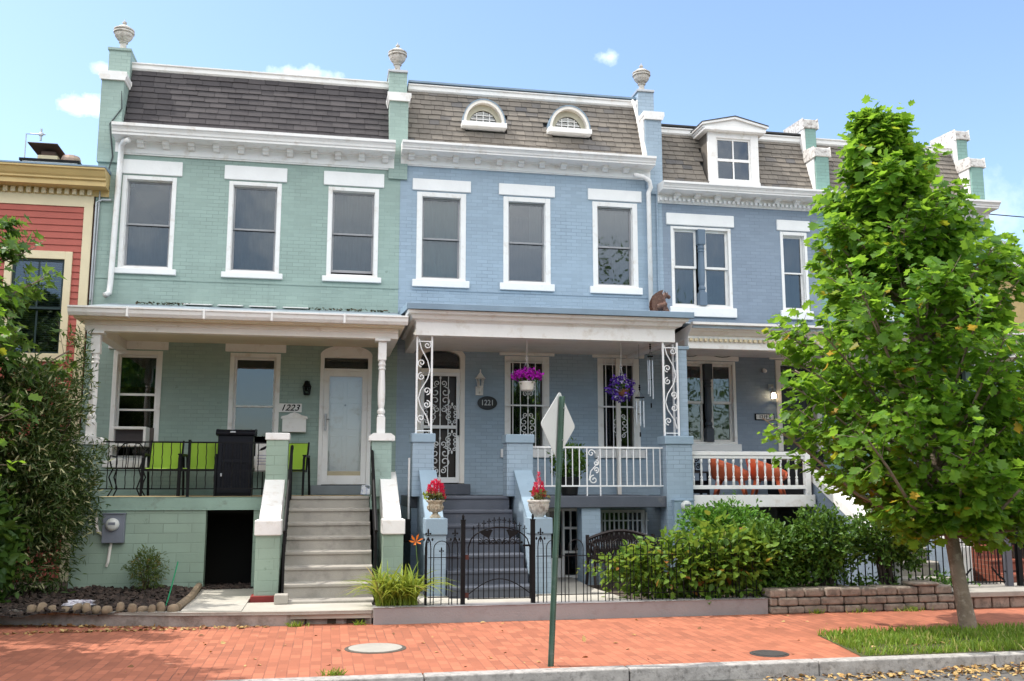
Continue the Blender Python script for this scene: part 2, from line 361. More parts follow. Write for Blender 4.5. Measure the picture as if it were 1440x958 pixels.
# ================================================================== 1223, green house
h = thing('green_rowhouse', 'green painted brick rowhouse with dark shingled mansard and number 1223 by its door', 'house', (-1.5, 0, .15))
G = h
gx0, gx1 = -4.15, 1.20
gw2 = [(-3.72,-2.80), (-1.89,-.96), (-.12,.81)]
gw1 = [(-3.69,-2.88), (-1.74,-.87)]
holes = [(a,b,5.50,7.19) for a,b in gw2] + [(a,b,2.14,4.04) for a,b in gw1] + [(-.17,.75,1.55,4.24)]
w = MB().wall(gx0, gx1, 0, 7.62, 0, .30, holes)
w.prism([(-.17,4.0)]+[(.29+.46*math.cos(R(a)), 4.03+.20*math.sin(R(a))) for a in range(180, -1, -12)]+[(.75,4.0),(.75,4.241),(-.17,4.241)], 'y', -.001, .25)
w.box(gx0, gx1, -.012, -.001, 5.30, 5.345)
w.build('facade_wall', GREEN, h)
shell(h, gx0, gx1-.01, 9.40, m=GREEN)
for i, (a, b) in enumerate(gw2):
    window(h, a, b, 5.50, 7.19, lint=(.09,7.215,7.48), sill=(.07,5.395), cur=[[(CURTD,0,1,.0,.5)], [(CURTD,.0,1,0,1)], [(CURTD,0,1,.05,1)]][i], seed=i, lower_open=(i == 2))
wl = window(h, *gw1[0], 2.14, 4.04, lint=(.09,4.06,4.30), sill=(.07,2.02), sash=WHITE, cur=[(plain('teal_window_film', (.02,.10,.11), .6),0,1,.70,.98)], rail=.47, lintm=WHITE)
MB().box(-3.6,-2.97,.08,.11,3.26,3.30).build('storm_rail', WHITE, wl)
window(h, *gw1[1], 2.14, 4.04, lint=(.09,4.06,4.30), sill=(.07,2.02), sash=WHITE, glass=GLASSM, rail=.52, lintm=WHITE)
# door
d = MB(); d.box(-.17,-.10,-.03,.2,1.72,4.06); d.box(.68,.75,-.03,.2,1.72,4.06); d.box(-.10,.68,-.02,.2,3.755,3.80)
d.prism([(.29+.385*math.cos(R(a)), 4.0+.05*0+.0) for a in (180, 0)]+[(.29+.46*math.cos(R(a)), 4.035+.185*math.sin(R(a))) for a in range(0, 181, 12)], 'y', -.025, .18)
df = d.build('door_frame', WHITE, h, bev=.005)
MB().box(-.10,.68,.10,.106,3.80,4.0).build('transom_pane', GLASSM, df)
dr = MB(); ringrect(dr, -.10,.68,1.73,3.755,.10,.0,.045, wt=.10, wb=.16); dr = dr.build('storm_door', WHITE, h, bev=.006)
MB().box(0,.58,.018,.024,1.89,3.655).build('pane', GLASSB, dr)
MB().box(.0,.58,.008,.016,1.89,1.965).build('kick_plate', plain('brass_plate', (.45,.38,.25), .4, .4), dr)
hd = MB(); hd.tube([(-.055,-.05,2.68),(-.055,-.05,2.98)], .016, 6); hd.box(-.075,-.035,-.045,0,2.70,2.74); hd.box(-.075,-.035,-.045,0,2.9,2.94); hd.tube([(-.055,-.06,2.88),(.02,-.06,2.88)], .012, 6)
hd.build('handle', GALV, dr)
idr = MB(); idr.box(-.10,.68,.14,.18,1.73,3.755)
for (a, b) in ((.02,.26),(.32,.56)):
    for (c, e) in ((1.95,2.6),(2.72,3.2),(3.28,3.6)): ringrect(idr, a, b, c, e, .02, .128, .141)
di = idr.build('front_door', WHITE, h, bev=.004)
MB().blob((.29,.135,3.15), (.018,.012,.018), 8, 5).build('peephole', GALV, di)
MB().box(-.28,.74,-.32,-.003,1.552,1.715).build('door_step', plain('grey_step_paint', (.17,.20,.22), .6), h, bev=.01)
# cornice, roof
bx = [-3.43+.4335*i for i in range(11)]
cornice(h, -3.87, 1.075, 7.57, 8.01, bx)
ROOFG = shingles(-3.78, .985, .03, 8.02, .56, 9.40, .27, .135, 'mansard_shingles', SHING, h, seed=3)
MB().prism([(.045,7.9),(.575,9.40),(.9,9.40),(.9,7.9)], 'x', -3.78, .985).build('mansard', ROOFD, h)
mansard_top(h, -3.80, .98, 9.40)
parapet(h, -4.17, -3.79, GREEN, False, GREEN)
parapet(h, .975, 1.325, GREEN, False, GALV)
# porch
p = MB(); p.prism([(-2.46,4.355),(0.0,4.86),(0.0,4.80),(-2.46,4.29)], 'x', -3.80, 1.16); p.build('porch_roof', TIN, h)
fl = MB()
for a, b in ((-2.55,-2.08),(-1.98,-1.55),(-1.44,-.98),(-.86,-.42)): fl.add([(a,-.012,4.885),(b,-.012,4.885),(b,-.25,4.84),(a,-.25,4.84),(a,-.012,4.90),(b,-.012,4.90),(b,-.25,4.85),(a,-.25,4.85)], [(0,3,2,1),(4,5,6,7),(0,1,5,4),(1,2,6,5),(2,3,7,6),(3,0,4,7)])
fl.build('flashing_strip', WHITE, h)
gt = MB(); gt.prism([(-2.42,4.225),(-2.50,4.225),(-2.535,4.27),(-2.55,4.33),(-2.57,4.335),(-2.57,4.36),(-2.42,4.36)], 'x', -3.84, 1.19)
for x in (-3.0,-1.9,-.9,.2): gt.box(x-.015, x+.015, -2.578, -2.40, 4.215, 4.364)
gt.build('gutter', WHITE, h)
s = MB(); s.box(-3.78, 1.14, -2.42, -.003, 4.20, 4.235); s.build('porch_soffit', plain('cream_soffit_paint', (.76,.68,.52), .6, var=.06), h)
b = MB(); b.prism([(-2.03,4.04),(-2.21,4.04),(-2.21,4.13),(-2.235,4.14),(-2.235,4.198),(-2.03,4.198)], 'x', -3.66, 1.06); b.box(-3.66,-3.48,-2.03,-.003,4.04,4.198); b.box(.88,1.06,-2.03,-.003,4.04,4.198)
b.build('porch_beam', OFFWHITE, h, bev=.005)
for x, zb in ((-3.50, 2.40), (.815, 2.53)):
    c = turned(x, -2.12, zb, 4.0); c.box(x-.12, x+.12, -2.24, -2.0, 4.0, 4.038); c.build('porch_column', WHITE, h, bev=.004)
for x0, x1, zt in ((-3.66,-3.36,2.33), (.675,.985,2.42)):
    q = MB().box(x0, x1, -2.26, -1.97, 1.548, zt).build('column_pedestal', GREEN, h, bev=.006)
    MB().prism([(x0-.04,zt),(x1+.04,zt),(x1+.04,zt+.06),(x1-.02,zt+.105),(x0+.02,zt+.105),(x0-.04,zt+.06)], 'y', -2.30, -1.93).build('cap', WHITE, q, bev=.006)
q = MB().box(-.925,-.60,-2.28,-1.97,1.548,2.41).build('stair_pier', GREENF, h, bev=.006)
MB().box(-.945,-.58,-2.30,-1.95,2.41,2.52).build('cap', WHITE, q, bev=.012)
f = MB(); f.wall(-3.68, -.90, .0, 1.352, -2.12, -1.92, [(-1.785,-1.085,.001,1.35)]); f.build('porch_foundation', GREENF, h)
MB().box(-3.68,-3.48,-1.918,-.001,0,1.352).build('foundation_side_wall', GREENF, h); MB().box(.75,.95,-1.92,-.001,0,1.352).build('foundation_side_wall', GREENF, h)
q = MB(); q.box(-3.47,.74,-.9,-.8,0,1.35); q.box(-3.47,-3.42,-1.91,-.9,0,1.35); q.box(-.97,-.92,-1.91,-.9,0,1.35); q.box(-3.41,-.98,-1.9,-.91,1.30,1.352); q.build('under_porch_shade_lining', plain('painted_shade_black', (.008,.008,.007), .95), h)  # lining of the porch void, its deep shade put into a near-black colour
MB().prism([(-3.70,-2.14),(-.57,-2.14),(-.57,-1.94),(.67,-1.94),(.67,-2.14),(.99,-2.14),(.99,-.003),(-3.70,-.003)], 'z', 1.354, 1.546).build('porch_floor', plain('green_painted_slab', (.25,.36,.30), .7, var=.15, c2=(.17,.21,.17), thr=(.55,.75), bump=.3), h, bev=.008)
MB().box(-3.40,.60,-1.90,-.34,1.548,1.5515).build('added_bounce_sheet', plain('warm_bounce_tan', (.42,.32,.17), .9, var=.1), h)  # unseen tan sheet added to bounce warm light onto the porch wall
# stairs
zs = [.21,.40,.60,.79,.98,1.17,1.37,1.552]
stairs(h, -.56, .66, zs, -4.12, .30, CONC)
for x0, x1, nm in ((-.95,-.61,'l'), (.79,1.09,'r')):
    k = MB(); k.box(x0+.01, x1-.005, -3.62, -3.30, .10, 1.04); k.prism([(-3.30,.1),(-3.30,.93),(-2.14,1.50),(-2.14,.1)], 'x', x0+.03, x1-.01)
    k = k.build('stair_cheek_wall', GREENF, h, bev=.006)
    c = MB(); c.box(x0-.01, x1+.015, -3.66, -3.28, 1.04, 1.25); c.prism([(-3.279,1.05),(-3.279,1.27),(-2.05,1.93),(-1.98,1.93),(-1.98,1.50),(-2.15,1.50),(-3.20,1.0)], 'x', x0+.025, x1-.02)
    c.build('cheek_cap', WHITE, k, bev=.015)
rk = MB().box(-.98,-.62,-3.68,-3.40,.12,.235).build('cheek_footing', plain('oxide_red_paint', (.26,.035,.03), .6, var=.2, bump=.3), h, bev=.006)
for xx, ytop in ((-.545, -1.98), (.685, -1.98)):
    a = MB(); a.tube([(xx,-3.95,1.10),(xx,-3.9,1.13),(xx,-2.2,2.28),(xx,-2.12,2.32),(xx,-2.06,2.28)], .024, 8)
    a.tube([(xx,-3.85,.84),(xx,-2.2,1.94)], .012, 6)
    a.bar((xx,-3.9,.15), (xx,-3.9,1.12), .032); a.bar((xx,-2.12,1.5), (xx,-2.12,2.3), .032)
    for i in range(1, 12):
        y = -3.9+1.78*i/12; z = 1.13+1.17*i/12; a.bar((xx, y, z-.62), (xx, y, z), .012)
    a.build('handrail', IRON, h)
# porch railing
a = MB(); a.bar((-3.36,-2.12,2.37), (-.92,-2.12,2.37), .022); a.bar((-3.36,-2.12,1.67), (-.92,-2.12,1.67), .018); a.bar((-3.36,-2.12,1.94), (-.92,-2.12,1.94), .012)
a.bar((-2.07,-2.12,1.55), (-2.07,-2.12,2.41), .04)
for i in range(1, 19):
    x = -3.36+2.44*i/19; a.tube([(x,-2.12,1.67)]+[(x+.004*math.cos(k*2), -2.12+.004*math.sin(k*2), 1.75+.55*k/11) for k in range(12)]+[(x,-2.12,2.37)], .0075, 5)
a.build('porch_railing', IRON, h)
downspout(h, [(-3.60,-.30,7.74),(-3.70,-.20,7.74),(-3.755,-.10,7.70),(-3.765,-.09,7.3),(-3.80,-.09,5.2),(-3.81,-.09,5.03),(-3.86,-.16,4.97)], r=.05)
MB().tube([(-4.10,-.03,4.4),(-4.08,-.03,6.9),(-4.0,-.03,7.0)], .015, 6).build('conduit', GALV, h)
MB().tube([(-3.83,-.03,8.9),(-3.80,-.06,8.4),(-3.98,-.07,8.1),(-3.90,-.07,7.5),(-3.97,-.07,7.15),(-3.93,-.03,6.9)], .012, 6).build('cable', plain('dark_cable', (.05,.06,.06), .6), h)
# lantern, number, letterbox stay with the house wall
l = MB(); l.lathe([(.0,.20),(.03,.19),(.075,.10),(.08,.085),(.07,.08)], (-.395,-.13,3.36), 8); l.lathe([(.05,-.06),(.055,-.05),(.06,-.03)], (-.395,-.13,3.36), 8)
for k in range(6): l.bar((-.395+.05*math.cos(k*1.047), -.13+.05*math.sin(k*1.047), 3.31), (-.395+.07*math.cos(k*1.047), -.13+.07*math.sin(k*1.047), 3.45), .01)
l.box(-.44,-.35,-.03,0,3.38,3.56); l.bar((-.395,-.02,3.52), (-.395,-.13,3.54), .02)
ln = l.build('wall_lantern', IRON, h); MB().lathe([(.046,-.045),(.064,.08)], (-.395,-.13,3.36), 8).build('lamp_glass', GLASS, ln)
pq = MB().box(-.895,-.475,-.03,-.002,3.0,3.155).build('number_plaque', WHITE, h, bev=.006)
text_mesh('number', '1223', .155, (-.685,-.032,3.075), IRON, pq, shear=.35, sx=1.05, bold=.002)
mbx = MB(); mbx.box(-.80,-.39,-.13,-.002,2.645,2.89); mbx.prism([(-.82,2.89),(-.37,2.89),(-.38,2.915),(-.47,2.935),(-.53,2.97),(-.595,2.985),(-.66,2.97),(-.72,2.935),(-.81,2.915)], 'y', -.145, -.002)
tag(mbx.build('mailbox', WHITE, None, bev=.006), 'white metal letterbox with curved top under the 1223 number plaque', 'mailbox')

# ================================================================== 1221, blue house
h = thing('blue_rowhouse', 'light blue painted brick rowhouse with slate mansard, two arched dormers and number 1221 oval', 'house', (3.7, 0, .15))
bx0, bx1 = 1.202, 6.36
bw2 = [(1.52,2.45), (3.17,4.09), (4.93,5.84)]; bw1 = [(3.20,4.05), (4.99,5.82)]
holes = [(a,b,5.50,7.19) for a,b in bw2] + [(a,b,2.38,4.11) for a,b in bw1] + [(1.55,2.45,1.55,4.30)]
w = MB().wall(bx0, bx1, 0, 7.72, 0, .30, holes)
w.prism([(1.55,4.05)]+[(2.0+.45*math.cos(R(a)), 4.06+.22*math.sin(R(a))) for a in range(180, -1, -12)]+[(2.45,4.05),(2.45,4.301),(1.55,4.301)], 'y', -.001, .25)
w.box(bx0+.25, bx1-.05, -.012, -.001, 5.30, 5.345)
w.build('facade_wall', BLUE, h)
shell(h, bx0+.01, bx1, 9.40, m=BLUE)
for i, (a, b) in enumerate(bw2):
    window(h, a, b, 5.50, 7.19, lint=(.09,7.215,7.44), sill=(.07,5.36), fw=.10, topw=.09, glass=[GLASS,GLASSM,GLASSM][i], cur=[[(BLIND,0,1,.48,1),(CURT,.03,1,0,1)], [(BLIND,.62,1,.45,1),(CURTD,0,1,0,.85)], [(BLIND,0,1,.38,1),(CURT,.5,1,0,.5)]][i], seed=10+i)
for i, (a, b) in enumerate(bw1):
    wn = window(h, a, b, 2.38, 4.11, lint=(.10,4.12,4.28), sill=(.08,2.22), fw=.11, topw=.10, sash=plain('brown_sash', (.05,.045,.04), .5) if i == 0 else bpy.data.materials['brown_sash'], cur=[(plain('olive_curtain', (.09,.085,.05), .9) if i == 0 else bpy.data.materials['olive_curtain'],.55,1,0,1)], seed=20+i, lintm=WHITE)
    g = MB(); y = -.075
    for z in (2.42, 3.18, 3.98): g.bar((a+.02,y,z), (b-.02,y,z), .026 if z == 3.18 else .018); g.bar((a+.03,y,z), (a+.03,-.01,z), .018); g.bar((b-.03,y,z), (b-.03,-.01,z), .018)
    for k in range(5): x = a+.14+(b-a-.28)*k/4; g.bar((x,y,2.38), (x,y,4.09), .014)
    scrollpair(g, (a+b)/2, 2.82, y-.004, .24, .50, .008); scrollpair(g, (a+b)/2, 3.58, y-.004, .24, .5, .008)
    g.build('security_grille', WIRON, wn)
# doorway
d = MB(); d.box(1.55,1.64,-.03,.2,1.75,4.06); d.box(2.36,2.45,-.03,.2,1.75,4.06); d.box(1.64,2.36,-.025,.2,3.77,3.84)
d.prism(arc(2.0,4.05,.36,180,0,12,.14)+arc(2.0,4.06,.45,0,180,14,.21), 'y', -.03, .18)
df = d.build('door_frame', OFFWHITE, h, bev=.006)
MB().prism([(1.64,3.84)]+arc(2.0,4.05,.36,180,0,12,.14)+[(2.36,3.84)], 'y', .1, .106).build('transom_pane', GLASS, df)
sd = MB(); ringrect(sd, 1.64,2.36,1.76,3.77,.065,-.01,.035, wb=.10); sd.box(1.70,2.30,-.012,.03,2.74,2.80)
sd = sd.build('security_door', WIRON, h, bev=.005)
g = MB()
for k in range(1, 4): x = 1.705+.59*k/4; g.bar((x,0.0,1.86), (x,0.0,3.71), .015)
scrollpair(g, 2.0, 3.33, -.006, .30, .66, .010); scrollpair(g, 2.0, 2.22, -.006, .30, .66, .010)
for x in (1.80, 2.22): scrollpair(g, x, 3.0, -.006, .20, .36, .009); scrollpair(g, x, 2.5, -.006, .20, .36, .009)
g.build('scrollwork', WIRON, sd); MB().box(2.315,2.352,-.05,-.012,2.62,2.92).build('handle', IRON, sd, bev=.006)
MB().box(1.64,2.36,.12,.17,1.76,3.77).build('front_door', plain('dark_wood_door', (.03,.018,.012), .35), h)
MB().box(1.46,2.52,-.34,-.003,1.552,1.74).build('door_step', SLATEP, h, bev=.01)
# cornice and slate roof
cornice(h, 1.20, 6.11, 7.68, 8.03, [1.39+.4195*i for i in range(11)])
dorm = [(2.81,), (4.52,)]
shingles(1.33, 6.05, .03, 8.04, .56, 9.40, .21, .125, 'mansard_slates', SLATE, h, holes=[(cx-.40, cx+.40, 8.55, 9.02) for (cx,) in dorm], seed=5)
MB().prism([(.045,7.9),(.575,9.40),(.9,9.40),(.9,7.9)], 'x', 1.33, 6.05).build('mansard', ROOFD, h)
mansard_top(h, 1.36, 6.04, 9.40, m=WHITE)
MB().box(1.36,6.04,.475,.9,9.561,9.60).build('roof_edge', DECKGREY, h)
for (cx,) in dorm:
    z0 = 8.68; y = .14
    a = MB(); a.prism(arc(cx,z0,.405,0,180,18,.465)+arc(cx,z0,.36,180,0,18,.42), 'y', y-.03, .55)
    a = a.build('arched_dormer', OFFWHITE, h, bev=.008)
    MB().prism(arc(cx,z0,.425,0,180,18,.487)+arc(cx,z0,.408,180,0,18,.468), 'y', y-.045, .60).build('hood', DECKGREY, a)
    MB().box(cx-.44, cx+.44, y-.10, .45, z0-.10, z0-.002).build('sill', WHITE, a, bev=.01)
    ip = MB(); ip.prism(arc(cx,z0,.359,0,180,18,.419)+arc(cx,z0,.275,180,0,18,.30), 'y', y+.10, y+.15); ip.box(cx-.275, cx+.275, y+.10, y+.15, z0, z0+.04); ip.build('inner_frame', plain('putty_paint', (.50,.47,.37), .6) if 'putty_paint' not in bpy.data.materials else bpy.data.materials['putty_paint'], a)
    mu = MB()
    for k in (-.13, 0, .13): mu.box(cx+k-.008, cx+k+.008, y+.105, y+.13, z0+.05, z0+.28*math.sqrt(max(0, 1-(k/.26)**2)))
    for zz in (.12, .20): hw = .26*math.sqrt(1-(zz/.29)**2); mu.box(cx-hw, cx+hw, y+.108, y+.127, z0+zz-.008, z0+zz+.008)
    mu.build('muntins', WHITE, a); MB().prism(arc(cx,z0+.0,.27,0,180,16,.30), 'y', y+.135, y+.14).build('pane', GLASSM, a)
parapet(h, 6.03, 6.365, BLUE, True, GALV)
downspout(h, [(5.72,-.22,7.70),(5.9,-.2,7.69),(6.05,-.16,7.62),(6.09,-.12,7.5),(6.05,-.10,7.4),(6.05,-.10,4.8)], r=.045)
downspout(h, [(5.93,.42,9.5),(5.94,.36,9.4),(6.02,-.02,8.35),(6.03,-.05,8.15)], r=.03, name='roof_drain')
MB().tube([(6.24,-.03,4.9),(6.24,-.03,7.6)], .018, 6).build('conduit', BLUE, h)
# porch
p = MB(); p.prism([(-2.50,4.59),(0,4.82),(0,4.74),(-2.50,4.49)], 'x', 1.17, 5.97); p.build('porch_roof', DECKGREY, h, bev=.006)
P = [(-2.44,4.488),(-2.42,4.44),(-2.36,4.42),(-2.33,4.37),(-2.26,4.35),(-2.24,4.32)]
c = MB()
vs = []; fs = []
for (yy, z) in P:
    e = (2.24+yy)  # outward growth of the moulding, negative outward
    vs += [(1.34+e*.75, -.003, z), (1.34+e*.75, yy, z), (5.72-e*.95, yy, z), (5.72-e*.95, -.003, z)]
n = len(P)
for i in range(n-1):
    for k in range(3): fs.append((i*4+k, (i+1)*4+k, (i+1)*4+k+1, i*4+k+1))
c.add(vs, fs); c.build('porch_cornice', WHITE, h)
b = MB(); b.box(1.34,5.72,-2.24,-2.04,4.11,4.47); b.box(1.34,1.50,-2.04,-.003,4.11,4.47); b.box(5.56,5.72,-2.04,-.003,4.11,4.47); b.build('porch_beam', WHITE, h, bev=.004)
MB().box(1.50,5.56,-2.04,-.003,4.17,4.21).build('porch_ceiling', OFFWHITE, h)
for x0, x1 in ((1.295,1.655),(2.80,3.25),(5.47,5.95)):
    q = MB().box(x0+.012, x1-.012, -2.33, -1.98, 1.0 if x0 > 5 else 1.548, 2.39).build('porch_pier', BLUE, h, bev=.006)
    if x0 > 5: q2 = None
    MB().box(x0-.01, x1+.01, -2.355, -1.95, 2.39, 2.53).build('cap', BLUEP, q, bev=.012)
MB().box(5.482,5.938,-2.33,-1.98,.1,.998).build('pier_base', BLUE, h)
# wrought porch supports
def lace(name, x0, x1, y, flip=1, third=None):
    a = MB()
    for x in (x0, x1): a.bar((x,y,2.53), (x,y,4.11), .03)
    w = x1-x0
    for k, zc in enumerate((3.95, 3.47, 3.05, 2.68)):
        pass
    zz = [(4.06,1),(3.55,-1),(3.10,1),(2.66,-1)]
    for k in range(3):
        za, zb = zz[k][0], zz[k+1][0]; sg = zz[k][1]
        xa = x0+.03 if sg > 0 else x1-.03; xb = x1-.03 if sg > 0 else x0+.03
        a.tube([(xa,y,za),(xa*.8+xb*.2,y,za*.7+zb*.3),(xa*.2+xb*.8,y,za*.3+zb*.7),(xb,y,zb)], .010, 5)
        a.tube(spiral(x1-.075 if sg > 0 else x0+.075, za-.10, .065, 1.57, 1.35, y, 18, .15, -sg), .010, 5)
        a.tube(spiral(x0+.075 if sg > 0 else x1-.075, zb+.12, .065, -1.57, 1.35, y, 18, .15, -sg), .010, 5)
    a.bar((x0,y,4.02), (x1,y,4.02), .016); a.bar((x0,y,2.58), (x1,y,2.58), .016)
    if third is not None:
        a.bar((x1,third,2.53), (x1,third,4.11), .03)
        for k in range(3): a.tube(spiral(x1, 0, .06, 1.57, 1.3, 0, 14, .15, 1), .001, 3) if False else None
        for z in (2.75,3.15,3.55,3.9): a.tube([(x1, (y+third)/2+.06*math.cos(t*.55), z+.1*math.sin(t*.55)) for t in range(10)], .009, 5)
    return a.build(name, WIRON, h)
lace('iron_support', 1.37, 1.61, -2.16); lace('iron_support', 5.51, 5.76, -2.2, third=-2.0)
MB().box(5.80,5.95,-2.16,-1.99,2.531,4.0).build('square_post', BLUE, h, bev=.006)
MB().box(5.78,5.99,-2.18,-1.97,4.0,4.06).build('post_capital', BLUEP, h, bev=.01)
# railing
a = MB(); y = -2.16
a.bar((3.24,y,2.335), (5.49,y,2.335), .028); a.bar((3.24,y,1.71), (5.49,y,1.71), .024)
for i in range(1, 20):
    x = 3.24+2.25*i/19.5
    if 4.16 < x < 4.42: continue
    a.bar((x,y,1.71), (x,y,2.335), .015)
for x in (4.175, 4.40): a.bar((x,y,1.55), (x,y,2.335), .02)
for (cx, cz, rr, a0, sg) in ((4.25,2.24,.065,0,1),(4.33,2.08,.05,1.57,-1),(4.33,1.97,.05,-1.57,1),(4.29,1.81,.075,1.57,1)): a.tube(spiral(cx, cz, rr, a0, 1.3, y, 18, .15, sg), .011, 5)
a.tube([(4.37,y,2.2),(4.36,y,2.08),(4.24,y,1.95),(4.21,y,1.8)], .010, 5)
a.build('porch_railing', WIRON, h)
MB().box(3.02,5.48,-2.30,-.003,1.365,1.548).build('porch_floor', SLATEP, h, bev=.01)
MB().box(1.31,3.018,-1.95,-.003,1.365,1.548).build('porch_landing', SLATEP, h, bev=.01)
f = MB(); f.wall(3.3, 5.47, .0, 1.362, -1.35, -1.15, [(3.66,4.28,.16,1.34),(4.62,5.44,.72,1.30)]); f.build('basement_wall', BLUE, h)
MB().box(4.06,4.37,-2.24,-1.94,.0,1.362).build('basement_pier', BLUE, h); MB().box(1.33,1.53,-1.95,-.003,0,1.36).build('basement_side_wall', BLUE, h); MB().box(3.0,3.298,-1.95,-.003,0,1.362).build('basement_side_wall', BLUE, h)
MB().box(3.31,5.46,-1.0,-.95,.0,1.36).build('basement_back', DARKROOM, h)
wb = MB(); ringrect(wb, 4.62,5.44,.72,1.30,.05,-1.33,-1.2); wb = wb.build('basement_window', WHITE, h)
MB().box(4.67,5.39,-1.27,-1.265,.77,1.25).build('pane', GLASS, wb)
g = MB(); g.bar((4.60,-1.43,1.12), (5.46,-1.43,1.12), .02); g.bar((4.60,-1.43,.66), (5.46,-1.43,.66), .02)
for k in range(10): x = 4.68+.74*k/9; g.bar((x,-1.43,.60), (x,-1.43,1.26), .024)
g.build('window_bars', WIRON, wb)
bd = MB(); ringrect(bd, 3.68,4.26,.17,1.33,.045,-1.36,-1.25); bd.box(3.95,3.985,-1.37,-1.25,.17,1.33); bd.box(3.985,4.22,-1.355,-1.27,.98,1.02); bd.box(3.985,4.22,-1.355,-1.27,.58,.62); bd.box(4.09,4.11,-1.352,-1.28,.62,1.29); bd.box(3.72,3.95,-1.35,-1.27,.17,.50)
bd = bd.build('basement_door', WHITE, h); MB().box(3.72,4.22,-1.30,-1.295,.22,1.29).build('pane', GLASS, bd)
MB().tube([(5.36,-.08,4.1),(5.36,-.08,1.55)], .05, 4, rot=.785).build('downspout', OFFWHITE, h)
# stairs and cheeks
zs = [.335,.53,.73,.93,1.13,1.34,1.552]
stairs(h, 1.70, 2.86, zs, -4.02, .295, SLATEP)
for x0, x1 in ((1.39,1.69),(2.90,3.22)):
    k = MB(); k.box(x0+.005, x1-.005, -3.68, -3.40, .12, 1.03); k.prism([(-3.40,.1),(-3.40,1.18),(-2.33,1.90),(-1.97,1.90),(-1.97,.1)], 'x', x0+.04, x1-.03)
    k = k.build('stair_cheek_wall', BLUE, h, bev=.006)
    MB().box(x0-.01, x1+.01, -3.72, -3.38, 1.03, 1.26).build('cheek_block', BLUEP, k, bev=.012)
    MB().prism([(-3.40,1.182),(-3.40,1.235),(-2.335,1.96),(-2.335,1.905)], 'x', x0+.02, x1-.01).build('cheek_coping', BLUEP, k, bev=.006)
MB().tube([(1.27,-2.2,1.1),(1.27,-2.2,2.15)], .018, 6).build('conduit', WHITE, h)
MB().box(1.20,1.30,-2.3,-2.1,.85,1.2).build('junction_box', IRON, h, bev=.01)
# lantern and number
l = MB(); l.lathe([(.0,.33),(.012,.32),(.012,.27),(.03,.25),(.07,.19),(.095,.165),(.095,.155),(.06,.15)], (2.72,-.13,3.5), 12); l.lathe([(.0,-.02),(.03,-.02),(.045,0),(.06,.02)], (2.72,-.13,3.5), 10)
for k in range(6): l.bar((2.72+.05*math.cos(k*1.047), -.13+.05*math.sin(k*1.047), 3.51), (2.72+.07*math.cos(k*1.047), -.13+.07*math.sin(k*1.047), 3.66), .011)
l.tube([(2.72,-.13,3.48),(2.72,-.12,3.42),(2.72,-.05,3.40),(2.72,-.02,3.44)], .02, 8); l.box(2.65,2.79,-.04,-.002,3.36,3.52)
ln = l.build('wall_lantern', OFFWHITE, h, bev=.003); MB().lathe([(.05,.015),(.066,.15)], (2.72,-.13,3.5), 10).build('lamp_glass', GLASSB, ln)
pq = MB(); pq.prism([(2.87+.175*math.cos(t*.2618), 3.22+.118*math.sin(t*.2618)) for t in range(24)], 'y', -.035, -.002); pq = pq.build('number_plaque', plain('black_gloss', (.01,.011,.015), .3), h, bev=.008)
text_mesh('number', '1221', .145, (2.87,-.037,3.22), GALV, pq, sx=.85, bold=.001)
# ================================================================== 1219, grey blue house
h = thing('grey_blue_rowhouse', 'grey blue rowhouse with square gabled dormer, paired windows and number 1219 E', 'house', (7.9, 0, .15))
ax0, ax1 = 6.362, 9.68
holes = [(6.52,7.78,5.16,6.78), (8.84,9.42,5.16,6.78), (6.64,7.78,2.50,4.10), (8.62,9.56,1.55,4.16)]
w = MB().wall(ax0, ax1, 0, 7.24, 0, .30, holes); w.box(ax0+.05, ax1, -.03, -.001, 4.86, 4.92)
w.build('facade_wall', BLUEGREY, h)
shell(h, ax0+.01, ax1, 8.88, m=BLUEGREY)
def paired(x0, x1, z0, z1, lz, sz, mcol, glassl, cur, seed):
    mid = (x0+x1)/2; f = MB(); ringrect(f, x0, x1, z0, z1, .06, -.01, .2, wt=.05, wb=.04)
    wn = f.build('paired_window', WHITE, h, bev=.005)
    c = turned(mid, .02, z0+.04, z1-.05, .15).build('centre_post', mcol, wn, bev=.004)
    for k, (a, b) in enumerate(((x0+.06, mid-.085), (mid+.085, x1-.06))):
        zm = z0+(z1-z0)*.5
        s = MB(); ringrect(s, a, b, zm-.02, z1-.05, .045, .06, .10); s.build('upper_sash', WHITE, wn)
        s = MB(); ringrect(s, a, b, z0+.04, zm+.02, .045, .102, .14); s.build('lower_sash', WHITE, wn)
        MB().box(a+.04, b-.04, .075, .079, zm+.02, z1-.09).build('pane', glassl, wn)
        MB().box(a+.04, b-.04, .118, .122, z0+.08, zm-.02).build('pane', glassl, wn)
        for q, (cm, u0, u1, v0, v1) in enumerate(cur[k]): curtain_mb(a+(b-a)*u0, a+(b-a)*u1, z0+(z1-z0)*v0, z0+(z1-z0)*v1, .165+.03*q, seed=seed+k).build('curtain', cm, wn, smooth=True)
    MB().box(x0-.09, x1+.07, -.04, .1, *lz).build('lintel', LINTEL, wn, bev=.015)
    MB().box(x0-.06, x1+.06, -.06, .1, sz, z0-.002).build('sill', LINTEL, wn, bev=.012)
    return wn
MIDB = plain('slate_blue_paint', (.12,.17,.23), .5)
paired(6.52, 7.78, 5.16, 6.78, (6.80, 7.04), 4.97, MIDB, GLASSM, [[(CURT,.0,1,0,1)], [(CURT,0,1,0,1)]], 40)
paired(6.64, 7.78, 2.50, 4.10, (4.11, 4.32), 2.36, plain('dark_slate_paint', (.045,.055,.07), .5), GLASSM, [[(CURT,.55,1,0,1)], [(CURT,0,1,0,1)]], 44)
